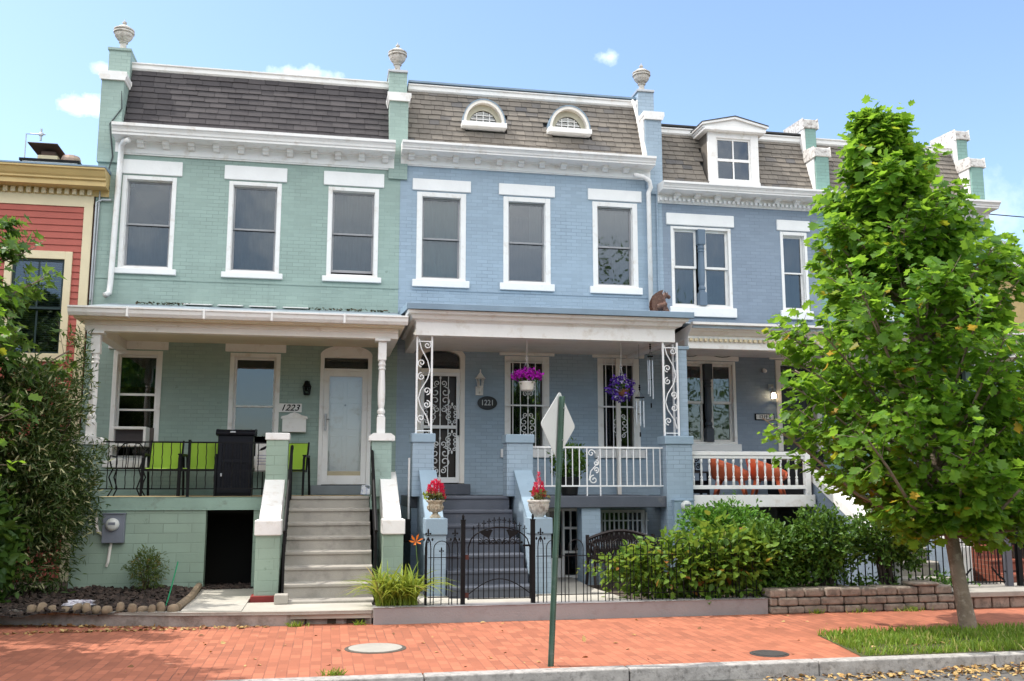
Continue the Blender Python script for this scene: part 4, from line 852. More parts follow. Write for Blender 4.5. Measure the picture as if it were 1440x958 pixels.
def branching_tree(root, axis, prof, z0, z1, nl, ntw, nlv, size, tmpl, m, seed, yscale=1.0, gap=()):
    rr = random.Random(seed); g = np.random.default_rng(seed); limbs = MB(); P = []; D = []; N = []
    for i in range(nl):
        z = z0+(z1-z0)*((i+.5)/nl); az = i*2.39996+rr.uniform(-.4,.4); Rr = prof(z, math.cos(az))*rr.uniform(.45,1.06)
        zs_ = max(z-Rr*rr.uniform(.45,.75), axis[0][2]+1.15); A = Vector(axpt(axis, zs_)); E = Vector(axpt(axis, z))+Vector((Rr*math.cos(az), yscale*Rr*math.sin(az), rr.uniform(-.1,.15)))
        M = A.lerp(E, .5)+Vector((0,0,-.10*Rr+rr.uniform(-.05,.05)))
        pts = [A, A.lerp(M,.5)+Vector((0,0,-.02)), M, M.lerp(E,.5)+Vector((0,0,.03)), E]; r0 = .008+.013*Rr
        limbs.tube(pts, [r0, r0*.8, r0*.6, r0*.45, r0*.25], 5)
        for k in range(ntw):
            f = rr.uniform(.30,1.0)**.75; q = min(int(f*4), 3); B = pts[q].lerp(pts[q+1], f*4-q)
            d = (E-A).normalized()*.6+Vector((rr.gauss(0,.6), rr.gauss(0,.6), rr.gauss(.15,.4))); d.normalize(); ln = rr.uniform(.14,.34)*(.6+.4*Rr)
            T = B+d*ln; limbs.tube([B, T], [.005,.003], 3)
            for j in range(nlv):
                p = B.lerp(T, rr.uniform(.2,1.1))+Vector((rr.gauss(0,.055), rr.gauss(0,.055), rr.gauss(0,.05)))
                o = Vector((math.cos(az), math.sin(az), 0))
                P.append(p); D.append(o*.4+d*.5+Vector((rr.gauss(0,.6), rr.gauss(0,.6), rr.gauss(-.35,.35)))); N.append(Vector((rr.gauss(0,.5), rr.gauss(0,.5), .9))+o*.5)
    P = np.array([tuple(p) for p in P]); D = np.array([tuple(p) for p in D]); N = np.array([tuple(p) for p in N])
    for (gx, gy, gz, gr) in gap:
        keep = np.linalg.norm(P-np.array([gx,gy,gz]), axis=1) > gr; P, D, N = P[keep], D[keep], N[keep]
    S = size*(.38+.9*g.random(len(P)))
    limbs.build('limbs', BARK, root)
    return scatter('crown', P, D, N, S, tmpl, m, root)
def axpt(axis, z):
    for a, b in zip(axis, axis[1:]):
        if z <= b[2] or b is axis[-1]:
            t = (z-a[2])/(b[2]-a[2]); return tuple(a[i]+(b[i]-a[i])*t for i in range(3))
# the street tree
ax = [(7.60,-6.86,0),(7.52,-6.86,.55),(7.42,-6.87,1.25),(7.22,-6.88,2.5),(7.05,-6.88,3.8),(6.88,-6.87,5.2),(6.72,-6.86,6.35)]
tr = thing('street_tree', 'young street tree with bright lobed leaves on the lawn strip, leaning slightly', 'tree', (7.6,-6.86,0))
t_ = MB().tube([(7.63,-6.86,-.05)]+ax, [.15,.105,.085,.078,.062,.045,.028,.012], 12).build('trunk', BARK, tr, smooth=True)
MB().tube([(7.40,-6.87,1.30),(7.36,-6.88,1.36)], [.088,.088], 10)
PR = [(.9,.3),(1.25,.80),(1.6,1.32),(2.2,1.52),(2.9,1.58),(3.8,1.34),(4.75,.98),(5.2,.74),(5.6,.46),(5.9,.25),(6.2,.10),(6.5,.02)]
def prof_street(z, cx):
    for (a, ra), (b, rb) in zip(PR, PR[1:]):
        if z <= b: r = ra+(rb-ra)*(z-a)/(b-a); break
    else: r = .05
    if z < 2.0: r *= (1.12 if cx > 0 else .9)
    return r*(1.10+.20*math.sin(4.1*z+2.2*cx)+.10*math.sin(9.3*z+1.0))
branching_tree(tr, ax, prof_street, 1.2, 6.28, 215, 12, 11, .122, T_LOBED, GL_TREE, 21)
# its neighbour on the same strip stands just outside the view and shades the left end of the sidewalk
t2 = copy_tree(bpy.data.objects['street_tree']); t2.location = (-5.3,-6.9,0); t2.rotation_euler = (0,0,2.2); t2['label'] = 'second street tree outside the left edge whose dappled shade lies on the brick sidewalk'
# broad-leaved tree at the left edge
tr = thing('broadleaf_tree', 'dark green broad leaved tree reaching in over the red house at the left edge', 'tree', (-6.3,-3.4,0))
ax2 = [(-6.3,-3.4,.1),(-6.2,-3.4,1.8),(-6.0,-3.4,3.4),(-5.5,-3.4,5.4)]
MB().tube([(-6.35,-3.4,0)]+ax2, [.22,.16,.13,.09,.03], 10).build('trunk', BARKD, tr, smooth=True)
def prof_left(z, cx): return 2.32*math.sqrt(max(.03, 1-((z-3.6)/1.9)**2))
branching_tree(tr, ax2, prof_left, 2.0, 5.5, 180, 10, 9, .165, T_PALM, GL_DARK, 5)
# variegated shrub
sh = thing('variegated_shrub', 'tall variegated shrub with narrow pale edged leaves beside the green porch', 'shrub', (-4.6,-2.9,.14))
q = join(bush_leaves((-4.55,-2.95,2.25),(1.15,.75,1.25), 1200, 18, .085, .115, seed=1, out=.8), bush_leaves((-4.1,-2.75,1.55),(.80,.55,.75), 600, 18, .08, .11, seed=2, out=.8), bush_leaves((-5.3,-3.2,1.5),(1.0,.6,1.4), 700, 17, .1, .12, seed=3, out=.8), bush_leaves((-4.15,-2.7,.75),(.6,.4,.6), 260, 12, .1, .11, seed=8, out=.8), bush_leaves((-3.65,-2.55,3.25),(.20,.22,.75), 70, 10, .06, .10, seed=4), bush_leaves((-3.35,-2.75,2.1),(.22,.2,.22), 30, 10, .06, .10, seed=6), bush_leaves((-3.55,-2.65,1.62),(.30,.3,.22), 40, 10, .06, .10, seed=7))
scatter('foliage', *q[:4], T_NARROW, GL_VAR, sh, q[4])
st = MB(); rr = random.Random(9)
for i in range(26):
    e = (-4.6+rr.uniform(-1.0,1.1), -2.9+rr.uniform(-.5,.4), 1.3+rr.uniform(0,1.9)); st.tube([(-4.6+rr.uniform(-.25,.25),-2.9+rr.uniform(-.2,.2),.14), ((-4.6+e[0])/2, -2.9, e[2]*.55), e], [.022,.014,.005], 5)
st.build('stems', BARKD, sh)
# bush at the right edge behind the fence
rb = thing('leafy_bush', 'dark leafy bush behind the iron fence at the right edge below the tree crown', 'bush', (11.1,-3.55,.16))
q = bush_leaves((11.1,-3.5,1.75), (.85,.55,.80), 330, 10, .08, .10, seed=91); scatter('foliage', *q[:4], T_OVATE, GL_HEDGE, rb, q[4])
st = MB(); r9 = random.Random(2)
for i in range(12): st.tube([(11.1+r9.uniform(-.12,.12),-3.5,.14),(11.1+r9.uniform(-.3,.3),-3.5,.9),(11.1+r9.uniform(-.7,.7),-3.5+r9.uniform(-.4,.4),1.9)], [.025,.016,.005], 5)
st.build('stems', BARKD, rb)
# wet leaf litter and moss lodged where the green porch roof meets the wall
P = []
for (a, b, n_, hh) in ((-3.35,-2.45,90,.02),(-.40,1.05,120,.018)):
    for i in range(n_): P.append((a+(b-a)*RNG.random(), -.05-.18*RNG.random(), 4.845+hh*RNG.random()))
P = np.array(P); gq = np.random.default_rng(6); D = gq.normal(size=P.shape); D[:,2] *= .3
o = scatter('roof_debris', P, D, np.tile([0,0,1.], (len(P),1))+gq.normal(0,.3,P.shape), .04*(.5+gq.random(len(P))), T_CHIP, rndmat('moss_and_litter', (.03,.033,.018), (.085,.085,.04), (.20,.13,.09), rough=.9, c3at=(.8,.9))); tag(o, 'moss and leaf litter along the top of the green porch roof', 'debris', kind='stuff')
# understorey suckers at the far left
us = thing('understorey_bush', 'dark leafy bush in deep shade at the lower left corner', 'bush', (-4.7,-3.6,.14))
q = join(bush_leaves((-4.75,-3.55,1.0),(.75,.45,.8), 110, 9, .12, .17, seed=11), bush_leaves((-4.3,-3.6,.75),(.35,.3,.5), 40, 8, .1, .15, seed=12))
scatter('foliage', *q[:4], T_OVATE, GL_DARK, us, q[4])
st = MB()
for i in range(10): st.tube([(-4.7+rr.uniform(-.2,.2),-3.55,.14),(-4.7+rr.uniform(-.6,.6),-3.55+rr.uniform(-.3,.3),1.2)], [.014,.004], 4)
st.build('stems', BARKD, us)
# small round bush by the foundation
sb = thing('small_bush', 'small feathery bush against the green foundation wall', 'bush', (-2.54,-2.45,.2))
q = bush_leaves((-2.54,-2.45,.52),(.23,.2,.30), 150, 9, .035, .065, seed=13, out=.8)
scatter('foliage', *q[:4], T_NARROW, rndmat('feathery_leaf', (.05,.09,.02), (.13,.18,.04), (.3,.2,.06), transl=.3, c3at=(.9,.95)), sb, q[4])
st = MB()
for i in range(9): st.tube([(-2.54+rr.uniform(-.04,.04),-2.45,.16),(-2.54+rr.uniform(-.16,.16),-2.45+rr.uniform(-.1,.1),.6)], [.008,.003], 4)
st.build('stems', TWIG, sb)
# strap-leaved clump
def straps(name, m, parent, base, n, length, spread, seed, w=.016):
    r = random.Random(seed); V = []; F = []; A = []
    for i in range(n):
        bx = base[0]+r.uniform(-base[3],base[3]); by = base[1]+r.uniform(-base[4],base[4]); az = r.uniform(0,6.283); ln = length*r.uniform(.6,1.15); lean = spread*r.uniform(.3,1.3); ww = w*r.uniform(.7,1.3)
        n0 = len(V); K = 7; tw = r.uniform(-.5,.5)
        for k in range(K+1):
            t = k/K; hx = ln*lean*(t**1.7); hz = ln*(t-.62*lean*t**2.6); wd = ww*(1-t**3)*(.6+.8*t if t < .5 else 1.0)
            cx, cy = bx+hx*math.cos(az), by+hx*math.sin(az); nx, ny = -math.sin(az+tw), math.cos(az+tw)
            V += [(cx-nx*wd, cy-ny*wd, base[2]+hz), (cx, cy, base[2]+hz-wd*.5), (cx+nx*wd, cy+ny*wd, base[2]+hz)]
        v = r.random()
        for k in range(K):
            a = n0+k*3; F += [(a,a+1,a+4,a+3),(a+1,a+2,a+5,a+4)]; A += [v,v]
    mb = MB(); mb.v = V; mb.f = F; ob = mb.build(name, m, parent, smooth=True); at = ob.data.attributes.new('rnd','FLOAT','FACE'); at.data.foreach_set('value', A); return ob
dl = thing('daylily_clump', 'bright green strap leaved daylily clump spilling over the low wall', 'plant', (.95,-4.72,.2))
straps('leaves', GL_LILY, dl, (.92,-4.70,.19,.26,.14), 260, .66, .95, 3)
fl = thing('orange_daylily', 'single orange daylily flower rising behind the iron fence', 'flower', (1.25,-4.45,.2))
MB().tube([(1.2,-4.45,.19),(1.22,-4.45,.6),(1.185,-4.47,.97)], .006, 5).build('stem', plain('green_stem', (.08,.15,.03), .6), fl)
q = MB()
for k in range(6):
    a = k*1.047; q.add([(1.185,-4.48,.98),(1.185+.05*math.cos(a),-4.50,.98+.04*math.sin(a)+.02),(1.185+.10*math.cos(a+.15),-4.51,.985+.08*math.sin(a+.15)+.03),(1.185+.07*math.cos(a+.5),-4.50,.98+.055*math.sin(a+.5)+.02)], [(0,1,2,3)])
q.build('petals', plain('orange_petal', (.75,.20,.02), .5), fl)
# broad-leaved bush spilling over the rendered wall
hy = thing('broadleaf_bush', 'sprawling light green broad leaved bush growing through the black iron fence', 'bush', (4.9,-4.6,.2))
q = join(bush_leaves((4.70,-4.55,.55),(.72,.30,.36), 150, 9, .10, .115, seed=31, up=1.1, out=.9), bush_leaves((5.45,-4.60,.62),(.62,.30,.45), 150, 9, .10, .12, seed=32, up=1.1, out=.9), bush_leaves((4.15,-4.55,.62),(.40,.2,.16), 34, 8, .06, .10, seed=33), bush_leaves((5.85,-4.55,.75),(.25,.25,.35), 40, 9, .08, .12, seed=34), bush_leaves((3.70,-4.55,.60),(.3,.1,.10), 9, 6, .05, .08, seed=35), bush_leaves((4.75,-4.55,.95),(.12,.1,.16), 12, 7, .05, .1, seed=36))
scatter('foliage', *q[:4], T_OVATE, GL_HYD, hy, q[4])
st = MB()
for i in range(26): e = (rr.uniform(4.0,6.0), -4.55+rr.uniform(-.2,.2), rr.uniform(.4,.95)); st.tube([(rr.uniform(4.6,5.5),-4.5,.18), ((4.9+e[0])/2,-4.5,.45), e], [.010,.007,.003], 4)
st.tube([(4.6,-4.5,.2),(3.9,-4.55,.62),(3.45,-4.58,.62)], [.01,.005,.003], 4)
st.build('stems', TWIG, hy)
# clipped hedges in front of 1219
def hedge(label, c, rad, seed, m, extra=(), nsp=420, sz=.075):
    h = thing('hedge_shrub', label, 'hedge', (c[0], c[1], .16), 'evergreen shrubs in front of the grey blue house')
    q = bush_leaves(c, rad, nsp, 10, .06, sz, seed=seed, lump=.2, out=.9)
    for j, (cc, rd, n) in enumerate(extra): q = join(q, bush_leaves(cc, rd, n, 10, .05, sz, seed=seed*7+j, out=.9))
    scatter('foliage', *q[:4], T_SMALL, m, h, q[4])
    s = MB(); r2 = random.Random(seed)
    for i in range(16): s.tube([(c[0]+r2.uniform(-.18,.18), c[1]+r2.uniform(-.1,.1), .14),(c[0]+r2.uniform(-.35,.35)*rad[0], c[1], c[2]-.3*rad[2]),(c[0]+r2.uniform(-.8,.8)*rad[0], c[1]+r2.uniform(-.6,.6)*rad[1], c[2]+r2.uniform(-.1,.7)*rad[2])], [.02,.014,.004], 5)
    s.build('stems', BARKD, h)
hedge('fresh green evergreen shrub below the white porch railing, nearest the meter', (5.98,-3.7,.98), (.62,.42,.46), 41, GL_HEDGE2, [((5.45,-3.6,1.15),(.25,.25,.25),40)])
hedge('dark evergreen shrub above the left end of the stone wall, middle of the row', (6.32,-4.45,.74), (.42,.34,.46), 42, GL_HEDGE)
hedge('evergreen shrub with bare lower stems right of the middle of the stone wall', (7.02,-4.5,.88), (.48,.34,.42), 43, GL_HEDGE, [((6.85,-4.5,.6),(.3,.25,.3),50)])
hedge('evergreen shrub with an open trunk under the street tree', (8.02,-4.5,.98), (.56,.36,.34), 44, GL_HEDGE, [((8.40,-4.5,.80),(.26,.24,.25),55)], 360)
gcv = bush_leaves((7.4,-4.45,.26),(1.5,.28,.16), 160, 8, .06, .07, seed=51); o = scatter('ground_cover', *gcv[:4], T_SMALL, GL_HEDGE, None, gcv[4]); tag(o, 'dark low ground cover leaves behind the stone wall', 'ground cover', kind='stuff')
gcv = bush_leaves((9.0,-4.4,.28),(.4,.2,.14), 40, 8, .05, .06, seed=52); g2 = scatter('creeping_plant', *gcv[:4], T_SMALL, GL_HEDGE2, None, gcv[4]); tag(g2, 'small creeping green plant at the foot of the right iron fence', 'plant')
# trees across the street behind the viewer, seen only in the window glass
P = []; D = []; N = []; gg = np.random.default_rng(99)
tk = MB()
for (x, hgt, wd) in ((-26,8,4),(-14,7,3),(-8.5,6.5,2.6),(-1.5,4.2,1.3),(4.5,6.5,2.4),(9,7,2.4),(15,13.0,3.8),(24,9,4),(34,8,4)):
    yy = -29-2*gg.random(); q = bush_leaves((x,yy,hgt*.58), (wd,2.2,hgt*.44), 800, 6, .35, .30, seed=int(x+50)); P.append(q[0]); D.append(q[1]); N.append(q[2])
    tk.tube([(x,yy,0),(x,yy,hgt*.6)], .2, 8)
    tk.blob((x,yy,hgt*.55), (wd*.75,1.6,hgt*.36), 10, 6, .15)
q_scale = .22; P = np.concatenate(P); o = scatter('far_trees', P, np.concatenate(D), np.concatenate(N), q_scale*(.6+.6*gg.random(len(P))), T_OVATE, GL_DARK); tag(o, 'row of dark green trees across the street, mirrored in the window panes', 'trees', kind='stuff')
tk.build('trunks', plain('shaded_foliage_core', (.03,.05,.02), .95), o)
# grass
g = np.random.default_rng(77); n = 15000
X = 5.45+g.random(n)**1.0*6.2; Yv = -8.18+g.random(n)*1.40
keep = (X > 5.44+.16*(Yv+8.18)) & ~((np.hypot((X-6.15)/.75, (Yv+7.85)/.2) < .8+.5*g.random(n)) & (g.random(n) < .9)) & (np.sin(X*3.1+2*np.sin(Yv*4))+np.sin(Yv*5.3+X) > -1.5+.9*g.random(n)-.4); X, Yv = X[keep], Yv[keep]; n = len(X)
P = np.stack([X, Yv, np.full(n, .004)], 1); D = np.stack([g.normal(0,.4,n), g.normal(0,.4,n), np.ones(n)], 1); N = np.stack([g.normal(size=n), g.normal(size=n), g.normal(0,.2,n)], 1)
T_BLADE = (np.array([(-.09,0,0),(.09,0,0),(.06,.6,.10),(-.05,.6,.10),(0,1,.3)]), [(0,1,2,3),(3,2,4)])
o = scatter('lawn_grass', P, D, N, .075*(.6+.9*g.random(n)), T_BLADE, rndmat('grass_blade', (.09,.17,.02), (.22,.32,.035), (.42,.36,.14), transl=.35, tcol=(.5,.62,.06), c3at=(.88,.94))); tag(o, 'short green grass of the lawn strip under the street tree', 'grass', kind='stuff')
def tuft(pts, name, lab):
    P = []; D = []; 
    for (x, y, z, n, s) in pts:
        for i in range(n): P.append((x+rr.gauss(0,s), y+rr.gauss(0,s*.3), z)); D.append((rr.gauss(0,.6), rr.gauss(0,.6), 1))
    N = [(rr.gauss(0,1), rr.gauss(0,1), 0) for _ in P]; o = scatter(name, P, D, N, .08, T_BLADE, bpy.data.materials['grass_blade']); tag(o, lab, 'weeds', kind='stuff')
tuft([(8.0,-5.06,0,60,.12),(6.6,-5.06,0,25,.05),(-.35,-4.97,0,50,.07),(.45,-4.98,0,20,.05),(.1,-8.15,0,40,.06),(7.3,-5.06,0,30,.1)], 'weeds', 'small weeds growing along the foot of the low walls')
# fallen leaves and litter
P = []; 
def litter(n, x0, x1, y0, y1, z):
    for i in range(n): P.append((rr.uniform(x0,x1), y1-(y1-y0)*abs(rr.gauss(0,.5)) if True else 0, z+rr.uniform(.002,.02)))
litter(800, 4.2, 9.5, -8.95, -8.39, -.128); litter(260, 6.2, 8.5, -8.75, -8.38, -.10); litter(260, -4.2, -.6, -5.02, -4.92, 0)
for i in range(160): x = rr.uniform(-4.2,-1.8); P.append((x, -4.13-(x+4.2)*.27-.06*rr.random()-.02, .012))
for i in range(70): P.append((rr.uniform(-2,7), rr.uniform(-8.1,-5.1), .006))
for i in range(70): P.append((rr.uniform(5.6,9), rr.uniform(-8.1,-6.9), .03))
P = np.array(P); n = len(P); g = np.random.default_rng(5)
D = g.normal(size=(n,3)); D[:,2] *= .25; N = np.stack([g.normal(0,.35,n), g.normal(0,.35,n), np.ones(n)], 1)
o = scatter('fallen_leaves', P, D, N, .055*(.4+1.0*g.random(n)), T_OVATE, rndmat('dry_leaf', (.34,.20,.07), (.50,.37,.16), (.16,.08,.035), rough=.8, c3at=(.7,.8))); tag(o, 'dry tan leaves fallen in the gutter and along the walls', 'leaves', kind='stuff')
# mulch bed
bed = MB(); NX, NY = 40, 24
for j in range(NY+1):
    for i in range(NX+1): x = -5.4+3.62*i/NX; y = -4.55+2.5*j/NY; bed.v.append((x, y, .165+.05*j/NY+.02*math.sin(x*7+y*3)+rr.uniform(-.012,.012)))
bed.f = [(j*(NX+1)+i, j*(NX+1)+i+1, (j+1)*(NX+1)+i+1, (j+1)*(NX+1)+i) for j in range(NY) for i in range(NX)]
o = bed.build('mulch_bed', plain('dark_mulch', (.035,.026,.022), .95, var=.4, scale=9, bump=.9, bscale=30)); o['kind'] = 'structure'
n = 3000; g = np.random.default_rng(8); X = -5.2+3.4*g.random(n); Yv = -4.5+2.4*g.random(n); P = np.stack([X, Yv, .175+.05*(Yv+4.55)/2.5+.02*np.sin(X*7+Yv*3)], 1); D = g.normal(size=(n,3)); D[:,2] *= .3; N = np.stack([g.normal(0,.4,n), g.normal(0,.4,n), np.ones(n)], 1)
o = scatter('mulch_chips', P, D, N, .075*(.5+g.random(n)), T_CHIP, rndmat('mulch_chip', (.022,.017,.015), (.075,.052,.042), rough=.9)); tag(o, 'dark brown mulch chips covering the garden bed', 'mulch', kind='stuff')
n = 380; X = -1.75+.65*g.random(n); Yv = -2.2+.5*g.random(n); P = np.stack([X, Yv, np.full(n,.19)], 1); D = g.normal(size=(n,3)); D[:,2] *= .3; N = np.tile([0,0,1.], (n,1))+g.normal(0,.3,(n,3))
o = scatter('rubble', P, D, N, .07*(.5+g.random(n)), T_CHIP, bpy.data.materials['mulch_chip']); tag(o, 'dark rubble on the ground under the green porch opening', 'rubble', kind='stuff')
# edging stones
for i in range(14):
    f = i/13; x = -3.55+1.72*f; y = -4.34-.24*f
    s = MB().lathe([(.0,.0),(.055,.0),(.062,.06),(.05,.115),(.02,.128),(0,.13)], (0,0,0), 10); 
    if i == 0: e0 = s.build('edging_stone', plain('buff_edging', (.24,.18,.12), .9, var=.25, scale=9, bump=.6), smooth=True); e = e0
    else: e = e0.copy(); COL.objects.link(e)
    e.location = (x+.02*math.sin(i*5.1), y+.018*math.sin(i*3.3), .145); e.scale = (1.0+.2*math.sin(i*2.1), .8+.1*math.sin(i*4), .92+.2*math.sin(i*1.7)); e.rotation_euler = (.12*math.sin(i*2.7), .14*math.sin(i*1.9), i); tag(e, 'round topped buff edging stone in the row along the mulch bed', 'edging stone', 'edging stones of the mulch bed')
tag(MB().tube([(-1.80,-4.50,.21),(-1.78,-3.4,.22),(-1.83,-2.2,.24)], .05, 8).build('path_edging', bpy.data.materials['buff_edging']), 'long rounded edging strip between mulch bed and pale concrete path', 'edging')
b = MB().blob((-3.05,-4.12,.235), (.17,.08,.05), 16, 9, .35, random.Random(3)).build('plastic_bag', plain('thin_plastic', (.62,.60,.64), .3, var=.1, scale=12, c2=(.35,.3,.36), thr=(.5,.6)), smooth=False); tag(b, 'crumpled whitish plastic bag lying on the dark mulch', 'bag')
tag(MB().tube([(-2.03,-3.9,.16),(-1.99,-3.85,.35),(-1.92,-3.8,.72)], .009, 5).build('garden_stake', plain('bright_green_plastic', (.01,.28,.12), .4)), 'thin bright green garden stake leaning in the mulch bed', 'stake')

# ------------------------------------------------------------------ iron fences
def fleur(mb, x, y, z, s=1.0):
    mb.blob((x,y,z+.03*s), (.010*s,.008*s,.035*s), 6, 5); mb.blob((x-.022*s,y,z+.012*s), (.012*s,.007*s,.010*s), 6, 4); mb.blob((x+.022*s,y,z+.012*s), (.012*s,.007*s,.010*s), 6, 4); mb.blob((x,y,z-.008*s), (.012*s,.010*s,.008*s), 6, 4)
FY = -4.84
def hoop(mb, x0, x1, zt, y, r=.0065):
    w = (x1-x0)/2; mb.tube([(x0,y,.205),(x0,y,zt-w)]+[((x0+x1)/2-w*math.cos(R(a)), y, zt-w+w*math.sin(R(a))) for a in range(15,180,15)]+[(x1,y,zt-w),(x1,y,.205)], r, 5)
def pairpost(mb, x, y):
    for s in (-1,1): mb.tube([(x+s*.036,y,.205),(x+s*.036,y,.92),(x+s*.028,y,1.0),(x,y,1.06)], .0075, 5)
    fleur(mb, x, y, 1.09, 1.25); fleur(mb, x, y, 1.00, .9); mb.blob((x-.055,y,1.03), (.014,.008,.02), 6, 4); mb.blob((x+.055,y,1.03), (.014,.008,.02), 6, 4)
def square_post(mb, x, y, z0=.2, z1=1.27, w=.055):
    mb.box(x-w/2, x+w/2, y-w/2, y+w/2, z0, z1); mb.blob((x,y,z1+.045), (.018,.018,.04), 8, 5); mb.box(x-w*.6, x+w*.6, y-w*.6, y+w*.6, z1, z1+.012)
fn = thing('iron_fence', 'short black iron fence section with one hoop left of the gate', 'fence', (1.5,FY,.2), 'black hoop topped iron fence of the blue house')
a = MB(); pairpost(a, 1.31, FY); pairpost(a, 1.66, FY); a.bar((1.29,FY,.18),(1.29,FY,1.0),.02); a.build('post', IRON, fn)
a = MB(); hoop(a, 1.385, 1.585, 1.01, FY); a.tube([(1.485,FY,.205),(1.485,FY,.86)], .0065, 5); fleur(a, 1.485, FY, .87); a.bar((1.31,FY,.80),(1.70,FY,.80),.010); a.bar((1.31,FY,.30),(1.70,FY,.30),.010); a.build('hoop_panel', IRON, fn)
ga = thing('iron_gate', 'black wrought iron garden gate with arched top rail and two bird ornaments', 'gate', (2.23,FY,.2))
a = MB(); square_post(a, 1.765, FY); a.build('gate_post', IRON, ga); a = MB(); square_post(a, 2.695, FY); a.build('gate_post', IRON, ga)
a = MB(); gx0, gx1 = 1.835, 2.655; c0 = (gx0+gx1)/2; hw = (gx1-gx0)/2
archz = lambda x: .92+.26*math.sqrt(max(0, 1-((x-c0)/hw)**2))
for x in (gx0, gx1): a.bar((x,FY,.26),(x,FY,.93),.014)
a.tube([(gx0+2*hw*k/24, FY, archz(gx0+2*hw*k/24)) for k in range(25)], .009, 5); a.bar((gx0,FY,.27),(gx1,FY,.27),.010)
a.tube([(gx0+2*hw*k/20, FY-.008, .33+.19*math.sin(math.pi*k/20)) for k in range(21)], .007, 5); a.build('gate_frame', IRON, ga)
a = MB()
for k in range(1, 12):
    x = gx0+2*hw*k/12; zt = 1.06+.20*math.cos((x-c0)/hw*1.35); a.tube([(x,FY+.004,.27),(x,FY+.004,zt)], .0065, 5); fleur(a, x, FY, zt+.005, .85)
a.build('pickets', IRON, ga)
a = MB()
for k in range(-3, 4):
    a.tube(spiral(c0+k*.085, 1.0, .038, 1.57 if k % 2 else -1.57, 1.3, FY-.012, 14, .2, 1 if k > 0 else -1), .006, 5); a.blob((c0+k*.085+.04, FY-.012, .985), (.018,.008,.016), 6, 4)
a.bar((gx0+.12,FY-.01,.965),(gx1-.12,FY-.01,.965),.008); a.build('scroll_band', IRON, ga)
for sg in (-1, 1):
    q = [(-.10,.02),(-.04,.045),(.0,.04),(.05,.055),(.075,.04),(.06,.02),(.045,-.02),(.03,-.05),(.045,-.10),(.03,-.10),(.005,-.05),(-.04,-.03),(-.08,.0)]
    MB().prism([(c0+sg*.165-sg*u*1.0, 1.10+v) for u, v in q][::sg], 'y', FY-.018, FY-.006).build('bird_ornament', IRON, ga)
a = MB()
for z in (.80,.32): a.box(1.79,1.84,FY-.02,FY+.02,z-.03,z+.03)
a.build('hinge', plain('rusty_hinge', (.07,.02,.015), .7), ga)
MB().box(2.56,2.66,FY-.03,FY,.93,.955).build('latch', IRON, ga)
fn = thing('iron_fence', 'long black iron hoop fence right of the gate running into the light green bush', 'fence', (4.3,FY,.2), 'black hoop topped iron fence of the blue house')
a = MB(); pairpost(a, 2.80, FY); a.build('post', IRON, fn)
a = MB(); x = 2.88
while x < 5.85:
    hoop(a, x, x+.20, 1.01, FY); a.tube([(x+.10,FY,.205),(x+.10,FY,.86)], .0065, 5); fleur(a, x+.10, FY, .87); x += .30
    a.tube([(x-.05,FY,.205),(x-.05,FY,.80)], .0065, 5)
a.bar((2.74,FY,.80),(5.92,FY,.80),.010); a.bar((2.74,FY,.30),(5.92,FY,.30),.010); a.build('hoop_panel', IRON, fn)
F2 = -4.42
fn = thing('iron_railing_fence', 'plain black iron fence behind the hedge shrubs and stone wall', 'fence', (7.6,F2,.2))
a = MB(); x = 6.0
while x < 9.12: a.bar((x,F2,.15),(x,F2,1.02),.013); x += .115
for z in (.24,.90): a.bar((5.98,F2,z),(9.16,F2,z),.02)
x = 6.0
while x < 9.0: a.tube([(x+.0575+.0575*math.cos(R(t)), F2, 1.0+.07*math.sin(R(t))) for t in range(0,181,30)], .006, 4); x += .23
a.build('picket_panel', IRON, fn); a = MB(); a.box(9.15,9.22,F2-.035,F2+.035,.1,1.08); a.build('post', IRON, fn)
ga = thing('iron_yard_gate', 'dark iron yard gate with curved braces between posts behind the tree trunk', 'gate', (9.65,F2,.235))
a = MB(); a.box(10.02,10.11,F2-.045,F2+.045,.235,1.12); a.build('gate_post', plain('grey_post', (.10,.10,.12), .6), ga); a = MB(); a.box(10.22,10.29,F2-.035,F2+.035,.235,1.10); a.build('gate_post', IRON, ga)
a = MB()
for k in range(13): x = 9.26+.72*k/12; a.bar((x,F2,.27),(x,F2,.95+.22*(1-((k-6)/6)**2)*.6),.010)
a.bar((9.24,F2,.30),(10.0,F2,.30),.02); a.bar((9.24,F2,.88),(10.0,F2,.88),.016)
a.tube([(9.24+.76*k/16, F2, .93+.22*math.sin(math.pi*(k/16*.8+.2))) for k in range(17)], .012, 5); a.tube([(9.26,F2-.01,.32),(9.36,F2-.01,.42),(9.44,F2-.01,.50)], .014, 5); a.tube([(9.98,F2-.01,.32),(9.86,F2-.01,.42),(9.78,F2-.01,.52)], .014, 5)
a.bar((10.0,F2,.45),(10.25,F2,.45),.016); a.bar((10.0,F2,.85),(10.25,F2,.85),.016); a.build('gate_leaf', IRON, ga)
fn = thing('iron_fence', 'black iron fence panel right of the yard gate at the right edge', 'fence', (11,F2,.235))
a = MB(); x = 10.36
while x < 12.5: a.bar((x,F2,.235),(x,F2,1.0),.014); x += .13
for z in (.32,.92): a.bar((10.3,F2,z),(12.6,F2,z),.02)
a.build('picket_panel', IRON, fn)

